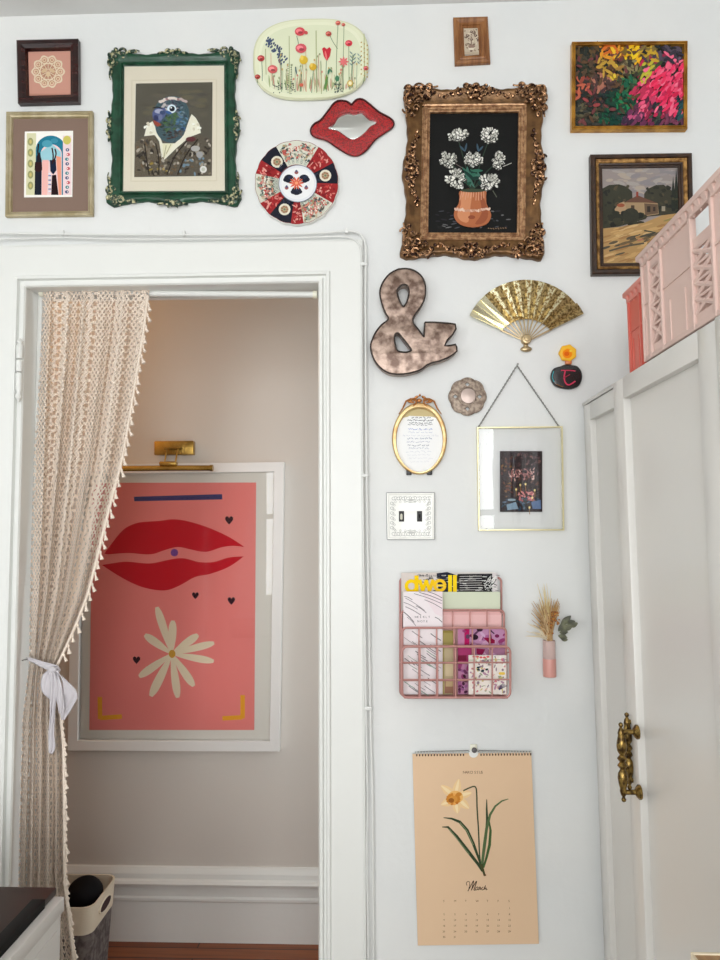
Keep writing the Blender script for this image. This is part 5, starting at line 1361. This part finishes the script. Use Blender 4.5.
# ================================================================== hall: poster, picture light, basket
YP = YH-0.001
Tp = T(60, 430, 2.6667)
r = thing('framed_poster', 'large white framed pink poster with red lips and a white flower', 'poster', Tp(300,858,YP))
qf = [Tp(x, y, YH-0.03) for x, y in ((34,92),(597,85),(585,858),(20,855))]
M['whiteframe'] = mat('white lacquer frame', (232,231,228), rough=0.35, k=1.0)
bm = NB(); rings = []
for ins, h in [(0,0),(0,0.028),(0.001,0.03),(0.034,0.03),(0.0355,0.028),(0.0355,0.012)]:
    rings.append([bm.verts.new((v.x, YP-h, v.z)) for v in inset_quad(qf, ins)])
for A_, B_ in zip(rings, rings[1:]):
    for k in range(4): bm.faces.new((A_[k], A_[(k+1) % 4], B_[(k+1) % 4], B_[k]))
obj('frame', bm, M['whiteframe'], r, smooth=False)
bm = NB(); plate_quad(bm, inset_quad(qf, 0.034), YP-0.010, YP-0.001); obj('mat_board', bm, mat('white mat', (232,228,218), rough=0.85, k=1.0), r, smooth=False)
bm = NB()      # mitre seams of the frame corners
io = inset_quad(qf, 0.0355)
a = Art(Tp, YH-0.0125, k=1.12)
pk = (232,134,128)
a.poly([(86,141),(523,140),(518,800),(78,800)], pk)
a.poly([(197,178),(432,171),(433,185),(198,190)], (62,62,110))
redc = (198,18,38)
up = smooth_open([(118,330),(140,300),(170,265),(205,248),(240,244),(270,242),(300,238),(340,243),(395,260),(450,285),(492,312)], 4)+smooth_open([(492,312),(462,309),(430,313),(390,325),(350,319),(315,312),(280,320),(240,332),(180,328),(118,333)], 4)[1:-1]
dn = smooth_open([(112,360),(150,354),(180,351),(240,356),(290,346),(330,342),(370,352),(410,352),(450,340),(490,337)], 4)+smooth_open([(490,337),(450,365),(400,384),(360,392),(320,414),(280,428),(230,422),(190,407),(150,385),(112,360)], 4)[1:-1]
a.poly(up, redc); a.poly(dn, redc)
a.ell(305,327,10,10,(120,74,150))
def heart(x, y, s): a.poly([(x+s*px_, y+s*py_) for px_, py_ in ((0,1.0),(-0.5,0.45),(-0.9,-0.1),(-0.85,-0.6),(-0.5,-0.85),(-0.15,-0.7),(0,-0.35),(0.15,-0.7),(0.5,-0.85),(0.85,-0.6),(0.9,-0.1),(0.5,0.45))], (52,24,34))
heart(451,240,12); heart(361,441,10); heart(457,455,11); heart(204,613,11)
for (x, y, w_) in ((258,472,22),(301,508,22),(368,546,22),(411,568,20),(410,617,20),(357,683,22),(314,714,22),(242,710,24),(211,658,22),(226,546,22)):
    dx, dy = x-298, y-597; l = math.hypot(dx, dy); ux, uy = dx/l, dy/l; pts = []
    n = 10
    hw = [2.5,4,6,7.5,9,10,10.6,10.8,10.4,8.6,4.5]
    Lp = [(298+dx*i/n - uy*hw[i]*w_/22, 597+dy*i/n + ux*hw[i]*w_/22) for i in range(n+1)]; Rp = [(298+dx*i/n + uy*hw[i]*w_/22, 597+dy*i/n - ux*hw[i]*w_/22) for i in range(n, -1, -1)]
    a.poly(Lp+Rp, (228,214,186))
a.ell(299,597,9,11,(206,156,60))
for pts in ([(106,712),(107,771),(165,764)], [(487,707),(487,769),(433,769)]):
    a.line(pts[:2], 12, (232,164,46)); a.line([(pts[1][0]+(-6 if pts is None else 0), pts[1][1]-3),(pts[2][0], pts[2][1])], 12, (232,164,46))
a.build('print', r, M['ink'])
M['acrylic'] = bpy.data.materials.new('low glare acrylic'); M['acrylic'].use_nodes = True; glassmat(M['acrylic'], 1.3)
bm = NB(); plate_quad(bm, inset_quad(qf, 0.033), YP-0.0195, YP-0.0175); obj('glass', bm, M['acrylic'], r, smooth=False)

Tl = T(110, 430, 6.0)
r = thing('picture_light', 'brass picture light mounted above the pink poster', 'lamp', Tl(380,150,YP))
M['brassdull'] = mat('aged brass', (190,158,84), rough=0.24, metal=0.8, color2=(150,120,56), nscale=12)
bm = NB(); A_, B_ = Tl(265,66,YH-0.03), Tl(500,148,YH-0.03); box(bm, A_.x, B_.x, YH-0.03, YP, B_.z, A_.z, 0.003); obj('back_plate', bm, M['brassdull'], r)
bm = NB()
tube(bm, [Tl(325,112,YH-0.055), Tl(422,106,YH-0.055)], 0.004, 10); obj('pivot_bar', bm, M['brassdull'], r)
for x0, x1 in ((345,326),(408,392)):
    bm = NB(); tube(bm, [Tl(x0,108,YH-0.03), Tl(x0,110,YH-0.055), Tl((x0+x1)/2,150,YH-0.085), Tl(x1,205,YH-0.10)], 0.0028, 8); obj('arm', bm, M['brassdull'], r)
bm = NB(); A_, B_ = Tl(300,190,YH-0.10), Tl(402,214,YH-0.10); box(bm, A_.x, B_.x, YH-0.115, YH-0.085, B_.z, A_.z, 0.005); obj('bracket', bm, M['brassdull'], r)
bm = NB(); tube(bm, [Tl(78,232,YH-0.10), Tl(300,229,YH-0.10), Tl(606,228,YH-0.10)], 0.0098, 16); obj('lamp_tube', bm, M['brassdull'], r)
bm = NB(); tube(bm, [Tl(600,228,YH-0.10), Tl(618,228,YH-0.10)], 0.0112, 16); obj('end_cap', bm, M['brassdull'], r)

# basket
bx0, bx1, by0, by1, bz = -1.24, P(111,900,0.5).x, 0.40, 0.60, 0.0
zf = P(92, 902, by0).z; zb = P(111, 880, by1).z
bx1 = P(92, 902, by0).x; bz_ = (zf+zb)/2
r = thing('storage_basket', 'grey felt basket with a cream canvas rim and handle slot in the hall', 'basket', ((bx0+bx1)/2, (by0+by1)/2, 0))
felt = mat('grey felt', (116,108,104), rough=0.95, bump=0.5, bscale=150, color2=(82,74,72), nscale=60)
canvas = mat('cream canvas', (216,204,182), rough=0.9, bump=0.3, bscale=400)
bx1b = P(111.5, 880, by1).x
def basket_ring(z, inset, n=6):
    s = 1-0.10*(1-z/bz_)
    cx, cy = (bx0+bx1)/2, (by0+by1)/2; hx, hy = (bx1-bx0)/2*s-inset, (by1-by0)/2*s-inset; rad = 0.03; out = []
    for ccx, ccy, a0 in ((1,1,0),(-1,1,PI/2),(-1,-1,PI),(1,-1,3*PI/2)):
        for k in range(n+1):
            t = a0+PI/2*k/n; out.append((cx+ccx*(hx-rad)+rad*math.cos(t), cy+ccy*(hy-rad)+rad*math.sin(t), z))
    return out
def shell(z0, z1, ins, nz=8, hole=None):
    bm = NB(); o_, i_ = [], []
    zs = [z0+(z1-z0)*k/nz for k in range(nz+1)]
    for z in zs: o_.append([bm.verts.new(p) for p in basket_ring(z, ins)]); i_.append([bm.verts.new(p) for p in basket_ring(z, ins+0.004)])
    m = len(o_[0])
    for j in range(nz):
        for k in range(m):
            bm.faces.new((o_[j][k], o_[j][(k+1) % m], o_[j+1][(k+1) % m], o_[j+1][k])); bm.faces.new((i_[j][k], i_[j+1][k], i_[j+1][(k+1) % m], i_[j][(k+1) % m]))
    for k in range(m):
        bm.faces.new((o_[-1][k], o_[-1][(k+1) % m], i_[-1][(k+1) % m], i_[-1][k])); bm.faces.new((o_[0][k], i_[0][k], i_[0][(k+1) % m], o_[0][(k+1) % m]))
    return bm
bm = shell(0.003, bz_*0.80, 0.002); 
ring0 = [bm.verts.new(p) for p in basket_ring(0.004, 0.004)]; bm.faces.new(ring0)
obj('felt_body', bm, felt, r)
bm = shell(bz_*0.78, bz_, 0.0); obj('canvas_rim', bm, canvas, r)
bm = NB(); ym = (by0+by1)/2; xr = bx1+0.0015
tube(bm, [(xr-0.002, ym+0.042*math.cos(t), bz_-0.038+0.016*math.sin(t)) for t in [2*PI*k/24 for k in range(24)]], 0.0035, 6, closed=True); obj('handle_binding', bm, canvas, r)
bm = NB(); vs = [bm.verts.new((xr+0.0005, ym+0.040*math.cos(t), bz_-0.038+0.014*math.sin(t))) for t in [2*PI*k/24 for k in range(24)]]; vb = [bm.verts.new(v.co-Vector((0.006,0,0))) for v in vs]
bm.faces.new(vs); bm.faces.new(vb[::-1])
for k in range(24): bm.faces.new((vs[k], vs[(k+1) % 24], vb[(k+1) % 24], vb[k]))
obj('handle_slot', bm, mat('painted slot shade', (58,34,36), rough=0.9), r, smooth=False)  # dark plug paints the shade inside the open handle hole
bm = NB(); c = P(85, 893, 0.5); ball(bm, c, 0.052, 0.046, 0.052, 24, 16)
c2 = c - Vector((0,0,0.046))
props(obj('ball', bm, mat('black rubber', (9,8,11), rough=0.8, spec=0.2)), 'round black object resting in the hall basket', 'ball')
bm = NB()
box(bm, bx0+0.045, bx1-0.045, by0+0.03, by1-0.03, 0.02, c.z-0.045, 0.02, 3); props(obj('folded_blanket', bm, mat('dark blanket', (50,44,46), rough=0.95)), 'dark folded cloth filling the hall basket under the round black object', 'blanket')

# ================================================================== white cabinet bottom left
A_ = P(62, 893, -0.5); zt = A_.z; xc = A_.x
r = thing('cabinet', 'white cabinet with a dark brown top in the lower left corner', 'cabinet', (xc-0.3, -0.85, 0))
cw = mat('white lacquer cabinet', (222,220,216), rough=0.35, k=1.0)
bm = NB(); box(bm, xc-0.62, xc, -1.28, -0.5, 0.0, zt-0.012, 0.004); obj('body', bm, cw, r)
bm = NB(); box(bm, xc-0.62, xc+0.0035, -1.28, -0.4965, zt-0.030, zt-0.006, 0.003); obj('rim', bm, cw, r)
bm = NB(); box(bm, xc-0.61, xc-0.012, -1.27, -0.492, zt-0.006, zt+0.006, 0.003); obj('top_panel', bm, mat('dark brown top', (58,46,40), rough=0.4, spec=0.25, k=1.0, color2=(54,46,44), nscale=4), r)
bm = NB(); box(bm, xc-0.032, xc-0.0112, -1.272, -0.535, zt-0.006, zt+0.0075, 0.0005); obj('edge_strip', bm, mat('black rubber strip', (10,9,8), rough=0.7, spec=0.2), r)
bm = NB(); box(bm, xc-0.001, xc+0.002, -1.26, -0.515, zt-0.155, zt-0.05, 0.0015); obj('side_panel', bm, cw, r)
bm = NB(); box(bm, xc-0.001, xc+0.002, -1.26, -0.515, 0.04, zt-0.163, 0.0015); obj('side_panel', bm, cw, r)
# ================================================================== wardrobe along the right
ward = mat('satin white wardrobe paint', (226,224,219), rough=0.28, spec=0.5, k=1.0, bump=0.08, bscale=5, bdist=0.004)
LEAN = math.radians(-0.75)
c0 = P(583, 403, -0.01); WT_ = c0.z; WX = c0.x
bx = WX + math.tan(-LEAN)*WT_
r = thing('wardrobe', 'tall white wardrobe with recessed panel doors at the right wall', 'wardrobe', (bx, -0.01, 0), rot=(0, LEAN, 0))
base = ROOT[r.name]
def L_(x, y, z): return Vector((bx+x, -0.01+y, z))     # x into the wardrobe, y towards the camera negative
W0, W1 = 0.0, -1.30
bm = NB(); box(bm, bx+0.0, bx+0.022, -0.012-0.0, -0.035, 0, WT_, 0.002); box(bm, bx+0.022, bx+0.5, -0.012, -0.03, 0, WT_, 0.002)
obj('side_panel', bm, ward, r)
bm = NB(); box(bm, bx+0.02, bx+0.5, -0.03, -0.01+W1, 0.05, WT_-0.02); obj('carcass', bm, ward, r)
bm = NB(); box(bm, bx-0.003, bx+0.5, -0.012, -0.01+W1, WT_-0.008, WT_, 0.001); obj('top_board', bm, ward, r)
bm = NB(); box(bm, bx+0.01, bx+0.03, -0.03, -0.01+W1, 0, 0.06); obj('plinth', bm, ward, r)
def door(y0, y1, x, z0, z1, st=0.055, name='door'):
    """recessed panel door; y0 far edge, y1 near edge"""
    bm = NB(); th = 0.022; b = 0.0012
    box(bm, x, x+th, y0, y0-st, z0, z1, b); box(bm, x, x+th, y1, y1+st, z0, z1, b)
    box(bm, x, x+th, y0-st+0.001, y1+st-0.001, z1-0.038, z1, b); box(bm, x, x+th, y0-st+0.001, y1+st-0.001, z0, z0+0.09, b)
    return obj(name, bm, ward, r), (y0-st, y1+st, z0+0.09, z1-0.038, x)
def panel(parent, dims):
    y0, y1, z0, z1, x = dims
    bm = NB(); box(bm, x+0.013, x+0.018, y0+0.002, y1-0.002, z0-0.002, z1+0.002)
    return obj('recessed_panel', bm, ward, parent)
yd2 = -0.345
DX = WX - P(615, 384, -0.35).x + 0.0
# far door sits back, near door stands proud of it
zt1 = WT_-0.010
d1, dm1 = door(-0.018, -0.44, bx-0.0015, 0.06, zt1, 0.05)
panel(d1, dm1)
x2 = bx-0.036
d2, dm2 = door(yd2, -0.765, x2, 0.06, WT_-0.020, 0.055)
panel(d2, dm2)
d3, dm3 = door(-0.772, -1.18, x2-0.004, 0.06, WT_-0.020, 0.055)
panel(d3, dm3)
bm = NB(); box(bm, bx+0.0, bx-0.014, yd2-0.01, -0.01+W1, 0.05, WT_-0.035); obj('door_spacer', bm, ward, r)
brassh = mat('antique brass pull', (146,120,66), rough=0.25, metal=0.85, color2=(72,54,30), nscale=120, lo=0.42, hi=0.6)
def pull(x, y, z, parent, h=0.102):
    xb = x-0.029
    H_ = h/2
    o = None
    bm = NB()
    prof = [(0.0001,-H_-0.017),(0.0035,-H_-0.015),(0.0042,-H_-0.012),(0.0022,-H_-0.008),(0.0045,-H_-0.004),(0.006,-H_+0.002),(0.0055,-H_+0.006),(0.0075,-H_+0.014),(0.0088,-H_+0.024),(0.0078,-H_+0.032),(0.004,-0.012),(0.0085,-0.006),(0.0045,0.0),(0.0085,0.006),(0.004,0.012),(0.0078,H_-0.032),(0.0088,H_-0.024),(0.0075,H_-0.014),(0.0055,H_-0.006),(0.006,H_-0.002),(0.0045,H_+0.004),(0.0022,H_+0.008),(0.0042,H_+0.012),(0.0035,H_+0.015),(0.0001,H_+0.017)]
    lathe(bm, prof, (xb, y, z), 'Z', 14); hd = obj('handle', bm, brassh, parent)
    for s in (-1, 1):
        lathe_c = (x, y, z+s*H_)
        bm2 = NB(); lathe(bm2, [(0.0001,0.0),(0.0125,0.0),(0.0125,0.003),(0.008,0.007),(0.0045,0.009),(0.0042,0.029),(0.0001,0.030)], lathe_c, 'X', 16)
        ROOT.setdefault(hd.name, base)
        obj('handle_post', bm2, brassh, parent)
# pulls: positions measured at their roses
def unlean(p):   # world -> wardrobe rest frame
    v = Matrix.Rotation(-LEAN, 3, 'Y') @ (p-base); return v+base
def find(px, xr):
    # y where the photo column px meets the plane of the door
    for i in range(400):
        y = -0.2-0.002*i; p = unlean(P(px, 762, y))
        if p.x <= xr: return p
    return p
p2 = find(639, x2)
pull(x2, p2.y, p2.z, d2)
p1 = unlean(P(629, 752, yd2+0.035)); 
p1 = find(628.5, bx-0.042)
pull(bx-0.013, p1.y, unlean(P(628,751,p1.y)).z, d1)
print('far pull', p1)
print('door px', p2, bx, x2)

# ---- folding crates on the wardrobe
M['pinkplastic'] = mat('pale pink plastic', (216,188,178), rough=0.4, spec=0.4)
M['coral'] = mat('coral plastic', (206,104,90), rough=0.4, spec=0.4)
M['coraltop'] = mat('soft coral rim', (222,140,128), rough=0.4)
def lean_thing(name, label, cat, x, y):
    """stands on the wardrobe top; shares its lean"""
    p = base + Matrix.Rotation(LEAN, 3, 'Y') @ (Vector((x, y, WT_+0.0005))-base)
    o = thing(name, label, cat, (x, y, WT_+0.0005), rot=(0, LEAN, 0)); o.location = p; return o
cy0, cx0 = -0.43, WX + 0.012 + math.tan(-LEAN)*WT_
ch = 0.190; CW = 0.30; CL = 0.46
cx0 = bx - 0.004
r5 = lean_thing('storage_crate', 'pale pink folding plastic crate on top of the wardrobe', 'crate', cx0, cy0)
z0 = WT_+0.0005
def crate(rt, x0, y0, y1, w, h, m, mtop, slots=True):
    th = 0.004
    bm = NB(); box(bm, x0, x0+w, y1, y0, z0, z0+0.006, 0.001); obj('base', bm, m, rt)
    # long side facing the room, with ribs, panels and a hand opening
    def side(xa, sgn):
        bm = NB(); L__ = y0-y1; n = 4
        xa2 = xa+sgn*th
        zr = z0+h
        posts = [y0-0.004, y0-0.034, y0-0.088, y0-0.205, y0-0.275, y0-0.385, y1+0.006] if L__ > 0.4 else [y0-0.006, y0-L__*0.5, y1+0.006]
        for yy in posts:
            box(bm, xa-sgn*0.004, xa2+sgn*0.002, yy-0.0035, yy+0.0035, z0, zr-0.012, 0.001)
        # sheet panels between posts
        for i, (ya, yb) in enumerate(zip(posts, posts[1:])):
            wide = abs(yb-ya)
            hand = L__ > 0.4 and i in (3,)
            ztop = zr-0.055 if hand else zr-0.02
            if L__ > 0.4 and i in (1, 3, 5):
                box(bm, xa, xa2, yb, ya, z0+0.004, z0+0.022); box(bm, xa, xa2, yb, ya, ztop-0.016, ztop)
                # lattice with open slots
                k = 4
                for j in range(k):
                    za = z0+0.022+(ztop-0.038-z0)*j/k; zb = z0+0.022+(ztop-0.038-z0)*(j+1)/k
                    for (p_, q_) in (((ya,za),(yb,zb)),((yb,za),(ya,zb))):
                        tube(bm, [(xa+sgn*th/2, p_[0], p_[1]), (xa+sgn*th/2, q_[0], q_[1])], 0.0042, 6)
                    box(bm, xa, xa2, yb, ya, zb-0.002, zb+0.002)
                box(bm, xa+sgn*0.0015, xa2, ya-wide*0.16, ya, z0, ztop); box(bm, xa+sgn*0.0015, xa2, yb, yb+wide*0.16, z0, ztop)
            else:
                box(bm, xa, xa2, yb, ya, z0+0.004, ztop)
                for f in (0.25, 0.75):
                    yy = ya+(yb-ya)*f; box(bm, xa-sgn*0.002, xa2, yy-0.0018, yy+0.0018, z0+0.004, z0+0.075, 0.0006)
                box(bm, xa-sgn*0.0018, xa2, yb, ya, z0+h*0.52, z0+h*0.52+0.003)
        box(bm, xa-sgn*0.003, xa2+sgn*0.002, y1, y0, z0, z0+0.008, 0.001)
        obj('side_wall', bm, m, rt)
        bm = NB(); box(bm, xa-sgn*0.010, xa2+sgn*0.004, y1-0.004, y0+0.004, zr-0.010, zr, 0.002)
        box(bm, xa-sgn*0.004, xa2+sgn*0.002, y1, y0, zr-0.022, zr-0.008, 0.001)
        # gusset teeth under the rim
        nt = int(L__/0.022)
        for i in range(nt):
            yy = y1+(i+0.5)*L__/nt
            v = [bm.verts.new(c) for c in ((xa-sgn*0.009, yy-0.0075, zr-0.009),(xa-sgn*0.009, yy+0.0075, zr-0.009),(xa, yy, zr-0.026),(xa, yy-0.0075, zr-0.009),(xa, yy+0.0075, zr-0.009))]
            bm.faces.new((v[0], v[1], v[2])); bm.faces.new((v[0], v[2], v[3])); bm.faces.new((v[1], v[4], v[2])); bm.faces.new((v[3], v[2], v[4]))
        obj('rim', bm, mtop, rt)
    side(x0, 1); side(x0+w, -1)
    for ya, s in ((y0, -1), (y1, 1)):
        bm = NB(); box(bm, x0+0.004, x0+w-0.004, ya, ya+s*th, z0, z0+h-0.01)
        for i in range(5): box(bm, x0+0.02+i*(w-0.04)/4-0.002, x0+0.02+i*(w-0.04)/4+0.002, ya-s*0.003, ya, z0, z0+h-0.012)
        box(bm, x0-0.006, x0+w+0.006, ya-s*0.006, ya+s*0.005, z0+h-0.010, z0+h, 0.002)
        obj('end_wall', bm, m, rt)
crate(r5, cx0, cy0, cy0-CL, CW, ch, M['pinkplastic'], M['pinkplastic'])
r6 = lean_thing('storage_crate', 'smaller coral plastic crate on the wardrobe behind the pale pink crate', 'crate', cx0+0.03, -0.27)
crate(r6, cx0+0.025, -0.28, -0.415, 0.24, 0.172, M['coral'], M['coraltop'])

# ================================================================== light wooden stand, lower right corner
p = P(690, 951.5, -1.1)
r = thing('wooden_stand', 'light brown wooden stand with a pale edge cut off at the bottom right corner', 'stand', (p.x+0.09, -1.19, 0))
oak = mat('light brown wood', (158,122,78), rough=0.45, color2=(146,106,62), nscale=6, stretch=(30,3,3)); edge = mat('pale wood edge', (206,192,166), rough=0.5)
bm = NB(); box(bm, p.x, p.x+0.175, -1.103, -1.10, p.z-0.006, p.z, 0.0008); box(bm, p.x, p.x+0.002, -1.29, -1.103, p.z-0.006, p.z, 0.0008); obj('top_edge', bm, edge, r)
bm = NB(); box(bm, p.x+0.002, p.x+0.173, -1.288, -1.102, p.z-0.34, p.z-0.001, 0.001); obj('box', bm, oak, r)
for sx in (0.008, 0.145):
    for sy in (-1.125, -1.28):
        bm = NB(); box(bm, p.x+sx, p.x+sx+0.022, sy, sy+0.022, 0, p.z-0.335, 0.002); obj('leg', bm, oak, r)
